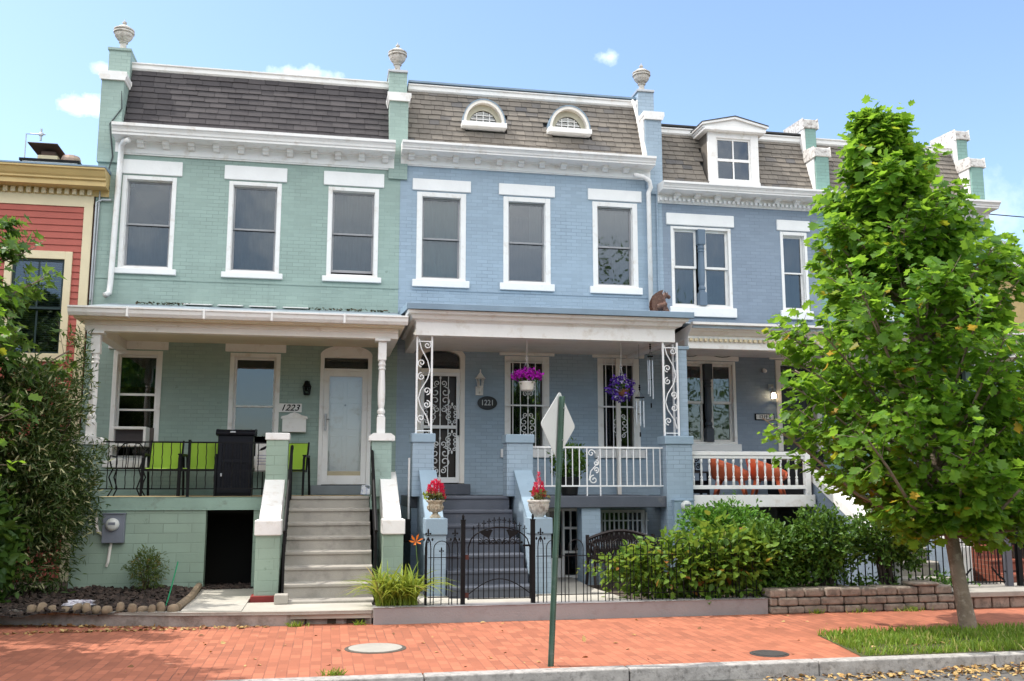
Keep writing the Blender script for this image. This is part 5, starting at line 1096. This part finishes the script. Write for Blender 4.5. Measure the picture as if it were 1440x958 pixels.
# ------------------------------------------------------------------ things
# street sign seen from the back
sg = thing('street_sign', 'green perforated sign post carrying a white diamond sign seen from behind', 'sign', (2.17,-8.08,0))
GPOST = plain('green_enamel_post', (.055,.105,.075), .5, var=.2, scale=6, c2=(.13,.16,.14), thr=(.55,.75))
A_ = Vector((2.17,-8.08,-.02)); B_ = Vector((2.305,-8.08,2.62)); ux = (B_-A_).normalized()
ry = R(46); e1 = Vector((math.cos(ry), math.sin(ry), 0)); nb = Vector((math.sin(ry), -math.cos(ry), 0))
pp = MB()
def chan(prof):
    vs = []
    for q in (A_, B_): vs += [tuple(q+e1*a+nb*b) for a, b in prof]
    n = len(prof); pp.add(vs, [tuple(range(n-1,-1,-1)), tuple(range(n,2*n))]+[(i,(i+1)%n,n+(i+1)%n,n+i) for i in range(n)])
chan([(-.042,.0),(-.042,.005),(-.022,.007),(-.016,.034),(.016,.034),(.022,.007),(.042,.005),(.042,.0),(.018,.0),(.012,.028),(-.012,.028),(-.018,.0)])
pp.build('post', GPOST, sg)
ho = MB()
for k in range(100):
    c = A_+(B_-A_)*((k+.8)/101)+nb*.0345; ho.tube([tuple(c-nb*.002), tuple(c+nb*.0008)], .0048, 7)
ho.build('bolt_holes', plain('hole_dark', (.02,.03,.025), .9), sg)
C_ = Vector((2.275,-8.08,2.33))-nb*.006; pl = MB(); hd_ = .345; out = []
for (a0, (cx, cz)) in ((-45,(1,0)),(45,(0,1)),(135,(-1,0)),(225,(0,-1))):
    for t in range(0, 91, 18): out.append((cx*(hd_-.05)+.035*math.cos(R(a0+t)), cz*(hd_-.05)+.035*math.sin(R(a0+t))))
vs = [tuple(C_+e1*a+Vector((0,0,1))*b+ux*0+Vector((b*.05,0,0))+nb*d) for d in (0,.003) for a, b in out]; n = len(out)
pl.add(vs, [tuple(range(n-1,-1,-1)), tuple(range(n,2*n))]+[(i,(i+1)%n,n+(i+1)%n,n+i) for i in range(n)])
pl.build('sign_plate', plain('aluminium_sign_back', (.66,.66,.63), .5, .0, var=.05, c2=(.5,.5,.48), thr=(.6,.8)), sg)
bo = MB()
for z in (2.18, 2.50): c = A_+(B_-A_)*((z+.02)/2.64)+nb*.034; bo.tube([tuple(c), tuple(c+nb*.012)], .009, 6)
bo.build('bolts', GALV, sg)
# urn planters on the stair blocks
PL_RED = rndmat('red_plume', (.60,.015,.05), (.85,.03,.12), rough=.6, transl=.25, tcol=(.9,.05,.15)); LEAFR = rndmat('bronze_leaf', (.08,.12,.03), (.18,.14,.05), transl=.3)
u = thing('urn_planter', 'tan fluted urn on a foot with wide crimson plumes on a blue stair block', 'planter', (1.54,-3.55,1.26), 'urn planters flanking the blue house steps')
p = MB(); c = (1.54,-3.55,1.262); p.box(1.47,1.61,-3.62,-3.48,1.262,1.285); p.lathe([(.065,.022),(.06,.04),(.04,.06),(.038,.075),(.07,.09),(.105,.13),(.112,.17),(.10,.20),(.118,.225),(.135,.235),(.135,.25),(.12,.25),(.10,.235),(.0,.23)], c, 24)
for k in range(16): a = k*math.pi/8; p.tube([(c[0]+.075*math.cos(a),c[1]+.075*math.sin(a),c[2]+.092),(c[0]+.107*math.cos(a),c[1]+.107*math.sin(a),c[2]+.13),(c[0]+.114*math.cos(a),c[1]+.114*math.sin(a),c[2]+.165)], .012, 5)
p.build('urn', URNT, u, smooth=False)
def plume(parent, spikes, seed, per=150):
    g = np.random.default_rng(seed); P = []; D = []
    for (x, y, z0, z1, r) in spikes:
        t = g.random(per); a = g.random(per)*6.283; rad = r*(1-t*.85)*(.5+.5*g.random(per))
        P.append(np.stack([x+rad*np.cos(a), y+rad*np.sin(a), z0+(z1-z0)*t], 1)); D.append(np.stack([np.cos(a)*.7, np.sin(a)*.7, .8+g.random(per)], 1))
    P = np.concatenate(P); D = np.concatenate(D); scatter('blooms', P, D, g.normal(size=P.shape), .035*(.6+.7*g.random(len(P))), T_NARROW, PL_RED, parent)
def leafy(parent, c, rad, n, m, size, tm=None, name='leaves', seed=1):
    q = bush_leaves(c, rad, n, 5, .025, size, seed=seed); scatter(name, *q[:4], tm or T_OVATE, m, parent, q[4])
plume(u, [(1.54,-3.55,1.64,1.80,.05),(1.49,-3.56,1.62,1.77,.05),(1.59,-3.55,1.62,1.78,.05),(1.45,-3.55,1.60,1.72,.04),(1.63,-3.56,1.60,1.73,.04),(1.53,-3.60,1.58,1.74,.05),(1.66,-3.56,1.52,1.58,.03)], 1, 170)
leafy(u, (1.54,-3.55,1.56), (.08,.06,.07), 22, LEAFR, .07, seed=61); leafy(u, (1.42,-3.55,1.60), (.05,.04,.05), 4, GL_LILY, .05, seed=62)
u = thing('urn_planter', 'pale leaf carved stone bowl with one tall red plume on a blue stair block', 'planter', (3.06,-3.55,1.26), 'urn planters flanking the blue house steps')
p = MB(); c = (3.06,-3.55,1.262); p.lathe([(.07,0),(.085,.03),(.12,.10),(.145,.16),(.152,.21),(.165,.215),(.17,.235),(.165,.25),(.14,.25),(.12,.235),(0,.23)], c, 24)
for k in range(8):
    a = k*math.pi/4
    for s in (-1, 0, 1): p.tube([(c[0]+.085*math.cos(a),c[1]+.085*math.sin(a),c[2]+.03),(c[0]+.128*math.cos(a+s*.14),c[1]+.128*math.sin(a+s*.14),c[2]+.11),(c[0]+.15*math.cos(a+s*.26),c[1]+.15*math.sin(a+s*.26),c[2]+.19)], [.008,.016,.009], 5)
p.build('urn', URNM, u)
plume(u, [(3.06,-3.55,1.62,1.90,.045),(3.01,-3.56,1.58,1.75,.045),(3.11,-3.55,1.58,1.76,.045),(2.99,-3.55,1.55,1.68,.04),(3.12,-3.58,1.54,1.67,.04)], 2, 170); leafy(u, (3.06,-3.55,1.56), (.08,.06,.06), 22, LEAFR, .07, seed=63)
# hanging baskets
def hbasket(label, x, y, zc, hook, flower, pot, wide, seed):
    b = thing('hanging_basket', label, 'hanging basket', (x,y,zc), 'hanging flower baskets under the blue porch')
    a = MB(); a.tube([(x,y,hook),(x,y,zc+.45)], .006, 5); a.tube([(x+.02*math.sin(t),y,zc+.45-.02+.02*math.cos(t)) for t in np.linspace(0,6,10)], .005, 4)
    for k in range(3): an = k*2.094+.4; a.tube([(x,y,zc+.42),(x+.12*math.cos(an),y+.12*math.sin(an),zc+.03)], .003, 4)
    a.build('hanger', WIRON, b)
    if pot == 'white': MB().lathe([(.09,-.13),(.115,-.10),(.13,.0),(.14,.01),(.14,.03),(.12,.03),(0,.02)], (x,y,zc), 18).build('pot', OFFWHITE, b, smooth=True)
    else: MB().lathe([(.03,-.10),(.09,-.07),(.13,.0),(.14,.02),(.12,.03),(0,.02)], (x,y,zc), 18).build('pot', plain('coir_basket', (.22,.10,.05), .95, var=.3, bump=.9), b)
    leafy(b, (x,y,zc+.06), (.17,.15,.08), 40, GL_DARK, .06, seed=seed)
    g = np.random.default_rng(seed)
    q = bush_leaves((x,y,zc+(.11 if wide else .04)), (.235,.19,.10) if wide else (.21,.18,.20), 150 if wide else 120, 5, .02, .05, seed=seed+5, lo=.75, lump=.12, flat=-.25 if wide else -1)
    scatter('flowers', *q[:4], T_OVATE, flower, b, q[4])
MAG = rndmat('magenta_petal', (.42,.01,.40), (.62,.03,.62), rough=.6, transl=.3, tcol=(.8,.05,.8)); PUR = rndmat('purple_petal', (.06,.02,.26), (.13,.05,.45), (.55,.5,.7), rough=.6, transl=.3, tcol=(.3,.1,.8), c3at=(.85,.9))
hbasket('white hanging pot of magenta flowers under the blue porch roof', 3.29, -1.6, 3.43, 4.17, MAG, 'white', True, 71)
hbasket('brown hanging basket of deep purple flowers under the blue porch roof', 4.96, -1.6, 3.33, 4.17, PUR, 'coir', False, 72)
# wind chimes
def chime(label, x, y, top, ring, ztube, ln, m, n, r):
    c = thing('wind_chime', label, 'wind chime', (x,y,ring), 'wind chimes at the right end of the blue porch')
    a = MB(); a.tube([(x,y,top),(x,y,ring+.2)], .003, 4); a.lathe([(0,.14),(.02,.13),(.008,.11),(.022,.09),(.01,.07),(.018,.05),(.005,.03)], (x,y,ring+.1), 8)
    for k in range(3): an = k*2.094; a.tube([(x,y,ring+.13),(x+r*.9*math.cos(an),y+r*.9*math.sin(an),ring+.02)], .002, 3)
    a.lathe([(0,0),(r,0),(r,.02),(0,.02)], (x,y,ring), 14); a.build('suspension', IRON, c)
    for k in range(n):
        an = k*6.283/n+.3; L_ = ln*(.8+.35*k/n); px, py = x+r*.85*math.cos(an), y+r*.85*math.sin(an); t = MB().tube([(px,py,ztube),(px,py,ztube-L_)], .011, 8); t.tube([(px,py,ring),(px,py,ztube)], .0015, 3); t.build('chime_tube', m, c)
    s = MB(); s.tube([(x,y,ring),(x,y,ztube-ln-.12)], .002, 3); s.lathe([(0,0),(.035,0),(.035,.015),(0,.015)], (x,y,ztube-ln*.55), 10); s.box(x-.012,x+.012,y-.003,y+.003,ztube-ln-.20,ztube-ln-.12); s.build('striker', IRON, c)
chime('silver tubed wind chime with pale finial hanging right of the purple flower basket', 5.32, -1.5, 4.17, 3.22, 3.17, .42, plain('silver_tube', (.62,.63,.65), .3, .5), 6, .085)
chime('long tubed wind chime hanging close behind the white corner ironwork', 5.46, -1.7, 4.17, 3.92, 3.86, .62, bpy.data.materials['silver_tube'], 5, .05)
# potted plant on the blue porch
p = thing('potted_plant', 'leafy green plant in a black pot on the blue porch behind the railing', 'potted plant', (4.07,-1.4,1.55))
MB().lathe([(.13,0),(.14,.02),(.17,.27),(.185,.28),(.185,.31),(.16,.31),(0,.28)], (4.07,-1.4,1.552), 18).build('pot', plain('black_plastic', (.012,.012,.012), .45), p, smooth=False)
q = bush_leaves((4.07,-1.4,2.12), (.29,.25,.27), 90, 9, .05, .075, seed=81); scatter('foliage', *q[:4], T_OVATE, GL_DARK, p, q[4])
a = MB()
for k in range(8): a.tube([(4.07,-1.4,1.83),(4.07+.15*math.cos(k*.8),-1.4+.15*math.sin(k*.8),2.15)], [.008,.003], 4)
a.build('stems', TWIG, p)
# lime sling chairs
LIME = plain('lime_sling_fabric', (.28,.46,.04), .8, var=.06, bump=.3, bscale=120); BLK = plain('black_powder_coat', (.006,.006,.008), .5, spec=.2)
ch = thing('sling_chair', 'x', 'chair', (0,0,0), 'lime green sling chairs on the green porch')
b = MB(); b.prism([(-.02,.40),(.0,.40),(.22,.88),(.20,.885)], 'x', -.235, .235); b.build('backrest', LIME, ch, bev=.004)
b = MB(); b.prism([(-.46,.43),(-.45,.445),(.02,.415),(.01,.40)], 'x', -.235, .235); b.build('seat', LIME, ch, bev=.004)
for s in (-1, 1):
    b = MB(); b.tube([(s*.25,.0,.40),(s*.25,.23,.90)], .016, 6); b.tube([(s*.25,-.47,.425),(s*.25,.02,.40)], .016, 6); b.build('side_rail', BLK, ch)
    b = MB(); b.tube([(s*.275,-.50,.0),(s*.275,-.47,.60),(s*.275,-.43,.645),(s*.275,-.05,.66),(s*.275,.10,.64)], .02, 6); b.box(s*.275-.028, s*.275+.028, -.46, .06, .648, .672); b.build('armrest', BLK, ch)
    b = MB(); b.tube([(s*.275,.10,.64),(s*.275,.27,.0)], .02, 6); b.build('leg', BLK, ch)
b = MB(); b.tube([(-.275,-.47,.42),(.275,-.47,.42)], .014, 6); b.tube([(-.25,.225,.88),(.25,.225,.88)], .014, 6); b.build('crossbar', BLK, ch)
for i, (x, y, rz, lab) in enumerate(((-2.60,-.95,.03,'lime green sling chair next to the window air conditioner on the green porch'), (-2.00,-.95,-.04,'lime green sling chair beside the black storage cabinet on the green porch'), (-.60,-.62,-.12,'lime green sling chair behind the stair pier, under the letterbox'))):
    c = ch if i == 0 else copy_tree(ch); c.location = (x, y, 1.548); c.rotation_euler = (0,0,rz); c['label'] = lab
# wrought iron chair
wc = thing('iron_chair', 'black wrought iron garden chair with curved legs at the left end of green porch', 'chair', (-3.12,-1.2,1.548))
a = MB(); cx, cy, z = -3.12, -1.2, 1.548
a.tube([(cx+.22*math.cos(t), cy+.2*math.sin(t), z+.44) for t in np.linspace(0,6.283,17)[:-1]], .012, 5, closed=True)
for k in range(5): a.tube([(cx-.2+.1*k,cy-.18,z+.44),(cx-.2+.1*k,cy+.18,z+.44)], .006, 4)
a.build('seat', IRON, wc)
for sx in (-1,1):
    for sy in (-1,1): MB().tube([(cx+sx*.19,cy+sy*.15,z+.44),(cx+sx*.24,cy+sy*.19,z+.3),(cx+sx*.18,cy+sy*.17,z+.12),(cx+sx*.24,cy+sy*.21,z)], .012, 5).build('leg', IRON, wc)
a = MB()
for s in (-1,1): a.tube([(cx+s*.21,cy+.17,z+.44),(cx+s*.22,cy+.22,z+.72),(cx+s*.12,cy+.24,z+.84),(cx,cy+.24,z+.86)], .012, 5); a.tube([(cx+s*.22,cy+.2,z+.62),(cx+s*.27,cy,z+.64),(cx+s*.25,cy-.16,z+.58),(cx+s*.21,cy-.17,z+.44)], .012, 5)
for k in range(4): a.tube([(cx-.12+.08*k,cy+.18,z+.44),(cx-.12+.08*k,cy+.235,z+.82)], .006, 4)
a.build('backrest', IRON, wc)
# storage cabinet
cb = thing('storage_cabinet', 'tall black resin storage cabinet with panelled front on the green porch', 'cabinet', (-1.46,-1.25,1.548))
NAVY = plain('blue_black_resin', (.006,.007,.012), .5, var=.15, bump=.2, bscale=60, spec=.2)
MB().box(-1.73,-1.19,-1.45,-1.05,1.55,2.52).build('body', NAVY, cb, bev=.01)
MB().prism([(-1.49,2.52),(-1.50,2.56),(-1.40,2.61),(-1.02,2.63),(-1.02,2.52)], 'x', -1.765, -1.155).build('lid', NAVY, cb, bev=.008)
f = MB(); ringrect(f, -1.71,-1.21,1.60,2.46,.05,-1.475,-1.452,wt=.06,wb=.06); f.box(-1.66,-1.26,-1.472,-1.452,2.08,2.14)
for k in range(9): x = -1.64+.36*k/8; f.box(x-.012,x+.012,-1.464,-1.452,1.66,2.08); f.box(x-.012,x+.012,-1.464,-1.452,2.14,2.40)
f.build('front_panel', NAVY, cb); MB().box(-1.67,-1.645,-1.49,-1.475,1.86,1.91).build('latch', GALV, cb); MB().box(-1.54,-1.46,-1.515,-1.495,2.555,2.58).build('lid_catch', GALV, cb)
# yard sign by the window
ys = thing('yard_sign', 'white paper sign with a black bird drawing propped under the porch window', 'sign', (-1.06,-.35,1.548))
MB().box(-1.22,-.88,-.36,-.345,1.95,2.44).build('board', WHITE, ys)
MB().prism([(-1.10+u,2.34+v) for u, v in ((-.06,-.03),(-.03,.01),(.02,.035),(.05,.05),(.075,.04),(.06,.025),(.045,-.005),(.01,-.02),(-.02,-.03))], 'y', -.364, -.361).build('bird_print', IRON, ys)
a = MB()
for k in range(4): a.box(-1.19,-.92,-.363,-.3605,2.22-.05*k,2.235-.05*k)
a.build('print_lines', plain('grey_print', (.4,.4,.5), .8), ys); a = MB(); a.box(-1.10,-1.08,-.343,-.325,1.548,2.0); a.box(-1.02,-1.0,-.343,-.325,1.548,2.0); a.build('stake', IRON, ys)
# air conditioner
ac = thing('air_conditioner', 'white framed window air conditioner in the left porch window', 'air conditioner', (-3.3,-.1,2.35))
a = MB(); ringrect(a, -3.585,-3.03,2.37,2.70,.045,-.34,.04); a.build('casing', WHITE, ac, bev=.008)
a = MB(); a.box(-3.54,-3.075,-.20,.03,2.41,2.66)
for k in range(11): a.box(-3.54,-3.075,-.215,-.201,2.418+.022*k,2.426+.022*k)
a.build('grille', plain('grey_brown_grille', (.11,.095,.10), .6), ac); MB().box(-3.03,-2.97,.02,.06,2.37,2.70).build('side_panel', plain('accordion_panel', (.12,.10,.09), .7), ac); MB().box(-3.38,-3.24,-.29,-.281,2.668,2.69).build('badge', GALV, ac)
# paper by the door step
tag(MB().add([(.58,-.36,1.56),(.74,-.34,1.56),(.75,-.30,1.73),(.60,-.325,1.72),(.58,-.352,1.56),(.74,-.332,1.56),(.75,-.292,1.73),(.60,-.317,1.72)], [(0,1,2,3),(7,6,5,4),(0,4,5,1),(1,5,6,2),(2,6,7,3),(3,7,4,0)]).build('paper_notice', plain('printed_paper', (.75,.76,.80), .7, c2=(.42,.46,.6), thr=(.52,.6), scale=14)), 'small white paper notice leaning on the green house door step', 'paper')
# electricity meters
def meter(label, x0, x1, z0, z1, y, boxm, cx, cz, r, pipes, cat='electric meter'):
    mt = thing('electric_meter', label, cat, ((x0+x1)/2, y, z0))
    MB().box(x0,x1,y-.11,y-.003,z0,z1).build('box', boxm, mt, bev=.008)
    MB().box(x0-.01,x1+.01,y-.125,y-.003,z1+.001,z1+.015).build('hood', boxm, mt)
    d = MB(); vs = []; n = 20
    for (rr_, yy) in ((r,y-.11),(r,y-.14),(r*.9,y-.165),(r*.55,y-.185),(0.001,y-.187)): vs += [(cx+rr_*math.cos(k*6.283/n), yy, cz+rr_*math.sin(k*6.283/n)) for k in range(n)]
    d.add(vs, [(i*n+k, i*n+(k+1)%n, (i+1)*n+(k+1)%n, (i+1)*n+k) for i in range(4) for k in range(n)]); d.build('dial_cover', plain('dial_pale', (.58,.60,.58), .3) if 'dial_pale' not in bpy.data.materials else bpy.data.materials['dial_pale'], mt, smooth=True)
    q = MB(); q.box(cx-r*.5,cx+r*.5,y-.19,y-.186,cz-r*.05,cz+r*.35); q.build('readout', METERG, mt)
    a = MB()
    for pts, rad in pipes: a.tube(pts, rad, 8)
    a.build('conduit', OFFWHITE, mt)
meter('grey electric meter box with round dial on the green porch foundation', -3.235, -2.925, .88, 1.30, -2.12, METERG, -3.09, 1.15, .095, [([(-3.235,-2.16,1.0),(-3.31,-2.16,1.06),(-3.34,-2.16,1.18),(-3.33,-2.15,1.26)], .022), ([(-3.11,-2.16,.88),(-3.14,-2.16,.60),(-3.16,-2.14,.54)], .022)])
meter('blue painted electric meter box with pale round dial on the blue porch pier', 5.56, 5.90, .98, 1.47, -2.33, BLUEP, 5.76, 1.385, .09, [([(5.62,-2.38,.98),(5.60,-2.38,.2)], .022), ([(5.84,-2.38,.98),(5.82,-2.38,.2)], .022)])
# bench
bn = thing('garden_bench', 'dark brown cast iron bench with arched patterned back below the blue porch', 'bench', (4.59,-2.7,.185))
BR = plain('dark_brown_iron', (.022,.014,.014), .5, var=.3, bump=.4)
a = MB(); bz = lambda x: .86+.15*math.cos((x-4.59)/.55*1.45)
pts = [(4.07+1.04*k/16, -2.60+.0, bz(4.07+1.04*k/16)+.0) for k in range(17)]; a.tube(pts, .028, 6); a.tube([(x,y+.01,z-.09) for x, y, z in pts], .018, 5); a.tube([(4.07,-2.62,.62),(5.11,-2.62,.62)], .02, 5)
for k in range(25): x = 4.09+1.0*k/24; a.tube([(x,-2.61,.62),(x+.04*(1 if k % 2 else -1),-2.60,bz(x)-.02)], .012, 4); a.tube([(x,-2.61,.62),(x-.04*(1 if k % 2 else -1),-2.60,bz(x)-.02)], .012, 4)
for x in (4.05,5.13): a.tube([(x,-2.62,.55),(x,-2.60,.95)], .03, 6)
a.build('backrest', BR, bn)
a = MB()
for k in range(7): a.box(4.06,5.12,-3.05+.06*k,-3.01+.06*k,.59,.61)
a.box(4.05,5.13,-3.07,-3.05,.55,.61); a.build('seat', BR, bn)
for x in (4.05,5.13): a = MB(); a.tube([(x,-3.05,.185),(x,-3.0,.4),(x,-3.04,.6),(x,-3.05,.78),(x,-2.85,.83),(x,-2.61,.8)], .024, 6); a.tube([(x,-2.52,.185),(x,-2.6,.4),(x,-2.62,.62)], .024, 6); a.build('end_frame', BR, bn)
# white lattice piece
lt = MB()
for k in range(-4, 8):
    for s in (1,-1):
        x0 = 5.95+k*.09; p0 = (x0,-3.2,.35) if s > 0 else (x0+.5,-3.2+.006,.35); p1 = (x0+.5,-3.2,.85) if s > 0 else (x0,-3.2+.006,.85)
        lt.bar(p0, p1, .018)
lt.box(5.6,6.9,-3.21,-3.18,.30,.35); tag(lt.build('lattice_panel', WHITE), 'small white garden lattice behind the bushes below the blue meter', 'lattice')
# orange tub chairs
ORG = plain('orange_moulded_plastic', (.80,.17,.07), .45, var=.06, bump=.05)
tc = thing('tub_chair', 'x', 'chair', (0,0,0), 'orange tub chairs on the grey blue porch')
sh_ = MB(); n = 26; vs = []; prof = []
for k in range(n+1):
    a = R(-150+300*k/n); e = abs(a)/R(150); top = .78-.30*max(0, (e-.25)/.75)**1.2
    for (rad, z) in ((.20,.30),(.265,.36),(.295,top*.8),(.315,top),(.295,top+.012),(.27,top-.01),(.25,top*.8),(.22,.40)): prof.append((rad*math.sin(a)*1.02, rad*math.cos(a), z))
m8 = 8; sh_.add(prof, [(k*m8+i, (k+1)*m8+i, (k+1)*m8+(i+1)%m8, k*m8+(i+1)%m8) for k in range(n) for i in range(m8)]+[tuple(range(m8)), tuple(n*m8+i for i in range(m8-1,-1,-1))])
sh_.build('shell', ORG, tc, smooth=True)
MB().lathe([(0,.30),(.20,.30),(.262,.36),(.262,.405),(.24,.42),(0,.43)], (0,-.02,0), 22).build('seat', ORG, tc, smooth=False)
for sx in (-1,1):
    for sy in (-1,1): MB().tube([(sx*.15,sy*.15,.32),(sx*.22,sy*.21,0)], [.035,.02], 8).build('leg', ORG, tc, smooth=True)
for i, (x, y, rz, lab) in enumerate(((6.93,-1.55,R(62),'orange moulded tub chair nearest the small black table'), (7.66,-1.5,R(58),'orange moulded tub chair nearest the black storage chest'))):
    c = tc if i == 0 else copy_tree(tc); c.location = (x, y, 1.548); c.scale = (1.3,1.2,.82); c.rotation_euler = (0,0,rz); c['label'] = lab
sd_ = thing('side_table', 'small black side table on the grey blue porch beside the orange chairs', 'table', (6.42,-1.2,1.547))
MB().box(6.22,6.62,-1.4,-1.0,1.93,1.96).build('table_top', plain('dark_slatted_top', (.05,.042,.04), .5), sd_)
for sx in (6.25,6.59):
    for sy in (-1.37,-1.03): MB().box(sx-.02,sx+.02,sy-.02,sy+.02,1.547,1.929).build('leg', BLK, sd_)
MB().box(6.24,6.60,-1.38,-1.02,1.58,1.80).build('drawer', BLK, sd_)
so_ = MB()
for (cx, cz, r0, a0, s) in ((6.36,2.08,.07,0,1),(6.44,2.18,.06,1.5,-1),(6.38,2.22,.05,3,1),(6.48,2.05,.05,2,-1)): so_.tube(spiral(cx, cz, r0, a0, 1.4, -1.2, 16, .2, s), .012, 5)
so_.box(6.30,6.54,-1.25,-1.15,1.962,1.985); so_.tube([(6.42,-1.2,1.98),(6.42,-1.2,2.25)], .012, 5); tag(so_.build('scroll_ornament', BLK), 'black iron scroll ornament standing on the small side table', 'ornament')
cs = thing('storage_chest', 'black storage chest by the grey blue house door behind the leaves', 'chest', (8.35,-.9,1.547))
MB().box(8.05,8.95,-1.15,-.65,1.55,2.26).build('body', BLK, cs, bev=.01); MB().box(8.02,8.98,-1.19,-.62,2.262,2.33).build('lid', BLK, cs, bev=.012)
MB().box(8.42,8.58,-1.20,-1.191,2.18,2.25).build('latch', GALV, cs)
# gargoyle statue on the porch roof, one continuous remeshed body
gz = 4.675; gx, gy = 5.60, -1.9
sx = 1.0
b = MB()
def cap(p, q, r0, r1, n=9):
    for i in range(n): t = i/(n-1); r = r0+(r1-r0)*t; b.blob(tuple(p[k]+(q[k]-p[k])*t for k in range(3)), (r,r,r), 10, 7)
cap((-.06,0,.08),(.0,0,.20),.085,.075); cap((.0,0,.2),(.04,0,.26),.075,.055); cap((.04,0,.26),(.09,0,.30),.05,.05); cap((.09,0,.30),(.155,0,.275),.045,.03); cap((.10,0,.29),(.15,0,.255),.03,.018)
for s in (-1,1):
    cap((-.05,s*.06,.09),(.05,s*.085,.13),.06,.042); cap((.05,s*.085,.13),(.03,s*.085,.02),.035,.026); cap((.03,s*.085,.018),(.11,s*.09,.018),.022,.018)
    cap((.03,s*.06,.22),(.06,s*.07,.12),.034,.026); cap((.06,s*.07,.12),(.115,s*.05,.02),.024,.022); cap((.115,s*.05,.015),(.14,s*.05,.012),.02,.014)
    cap((.075,s*.035,.335),(.06,s*.05,.375),.014,.006,5); cap((.11,s*.028,.325),(.115,s*.03,.345),.014,.010,4)
cap((-.12,0,.03),(-.15,.06,.02),.022,.014)
gt_ = thing('gargoyle_statue', 'brown winged gargoyle statue crouching on the blue porch roof corner', 'statue', (gx,gy,gz))
b.v = [(gx+p[0]*1.02, gy+p[1], gz+p[2]*1.02) for p in b.v]
GM = plain('brown_bronze_resin', (.10,.045,.030), .38, var=.25, scale=20, c2=(.20,.11,.07), thr=(.5,.7), bump=.3, bscale=60)
o = b.build('body', GM, gt_, smooth=True); rm = o.modifiers.new('remesh', 'REMESH'); rm.mode = 'VOXEL'; rm.voxel_size = .009; rm.use_smooth_shade = True
for s in (-1,1):
    wv = MB(); O_ = [(.03,.25),(.0,.33),(.02,.385),(-.05,.36),(-.12,.30),(-.17,.20),(-.18,.10),(-.15,.0),(-.12,.03),(-.09,.01),(-.07,.06),(-.04,.04),(-.02,.12),(.0,.18)]
    wv.prism([(gx+u_, gz+v_) for u_, v_ in O_], 'y', gy+s*.07-.008, gy+s*.07+.008); ob = wv.build('wing', GM, gt_, bev=.005)
# ------------------------------------------------------------------ camera, sun, sky
cam = bpy.data.cameras.new('camera'); co = bpy.data.objects.new('camera', cam); COL.objects.link(co); SC.camera = co
F_, PSI, PIT = 1350/1440, R(10.8), math.atan(201/1350)
cam.sensor_width = 36; cam.lens = 36*F_; cam.clip_end = 2000; cam.clip_start = .05
co.location = (0, -17.5, 1.75)
fwv = Vector((math.sin(PSI)*math.cos(PIT), math.cos(PSI)*math.cos(PIT), math.sin(PIT)))
co.rotation_euler = fwv.to_track_quat('-Z', 'Y').to_euler()
S = Vector((-.50, .125, .86)).normalized()
sl = bpy.data.lights.new('sun', 'SUN'); sl.energy = SUN_E; sl.angle = R(.55); sl.color = (1, .95, .87)
so = bpy.data.objects.new('sun', sl); COL.objects.link(so); so.rotation_euler = (-S).to_track_quat('-Z', 'Y').to_euler(); so.location = (-10, 0, 20)
wd = bpy.data.worlds.new('World'); SC.world = wd; wd.use_nodes = True; t = NT(wd)
sky = t.new('ShaderNodeTexSky', sky_type='NISHITA'); sky.sun_disc = False; sky.sun_elevation = math.asin(S.z); sky.sun_rotation = math.atan2(S.x, S.y)
sky.air_density = 1.0; sky.dust_density = DUST; sky.ozone_density = OZONE; sky.altitude = 0
bg = t.n['Background']; bg.inputs['Strength'].default_value = SKY_E
gen = t.new('ShaderNodeTexCoord').outputs['Generated']
col = sky.outputs[0]
# a few small fair-weather clouds, each placed by its own compass bearing and height
for (az, el, sa, se, amt) in CLOUDS:
    d = Vector((math.sin(R(az))*math.cos(R(el)), math.cos(R(az))*math.cos(R(el)), math.sin(R(el))))
    rt = Vector((math.cos(R(az)), -math.sin(R(az)), 0)); up = rt.cross(d)*1.0
    def dot(v):
        n = t.new('ShaderNodeVectorMath', operation='DOT_PRODUCT'); t.link(gen, n.inputs[0]); n.inputs[1].default_value = v; return n.outputs['Value']
    u = t.math('DIVIDE', dot(rt), math.tan(R(sa))); v = t.math('DIVIDE', dot(up), math.tan(R(se)))
    rr = t.math('SQRT', t.math('ADD', t.math('MULTIPLY', u, u), t.math('MULTIPLY', v, v)))
    nz = t.noise(gen, 55, 6, .62)
    e = t.math('ADD', rr, t.math('MULTIPLY', t.math('SUBTRACT', nz, .5), 2.6))
    f = t.ramp(e, 1.35, .05, 0, amt)
    f = t.math('MULTIPLY', f, t.math('GREATER_THAN', dot(d), .5))
    col = t.mix(f, col, CLOUDC)
# unseen bright clouds added behind the viewer as fill light for the facades
sp = t.new('ShaderNodeSeparateXYZ'); t.link(gen, sp.inputs[0])
cn = t.noise(gen, 3.2, 7, .6)
cv = t.math('MULTIPLY', t.ramp(cn, .40, .56), t.ramp(sp.outputs[1], .25, -.15))
cv = t.math('MULTIPLY', cv, t.ramp(sp.outputs[2], .17, .38))
col = t.mix(cv, col, FILL_CLOUD)
t.link(col, bg.inputs['Color'])
SC.view_settings.view_transform = 'Standard'; SC.view_settings.look = 'None'; SC.view_settings.exposure = EXPO; SC.view_settings.gamma = 1; SC.view_settings.use_curve_mapping = False
SC.render.engine = 'CYCLES'; c = SC.cycles
c.max_bounces = 8; c.diffuse_bounces = 4; c.glossy_bounces = 3; c.transmission_bounces = 4; c.transparent_max_bounces = 10; c.use_denoising = True; c.caustics_reflective = False; c.caustics_refractive = False; c.sample_clamp_indirect = 8
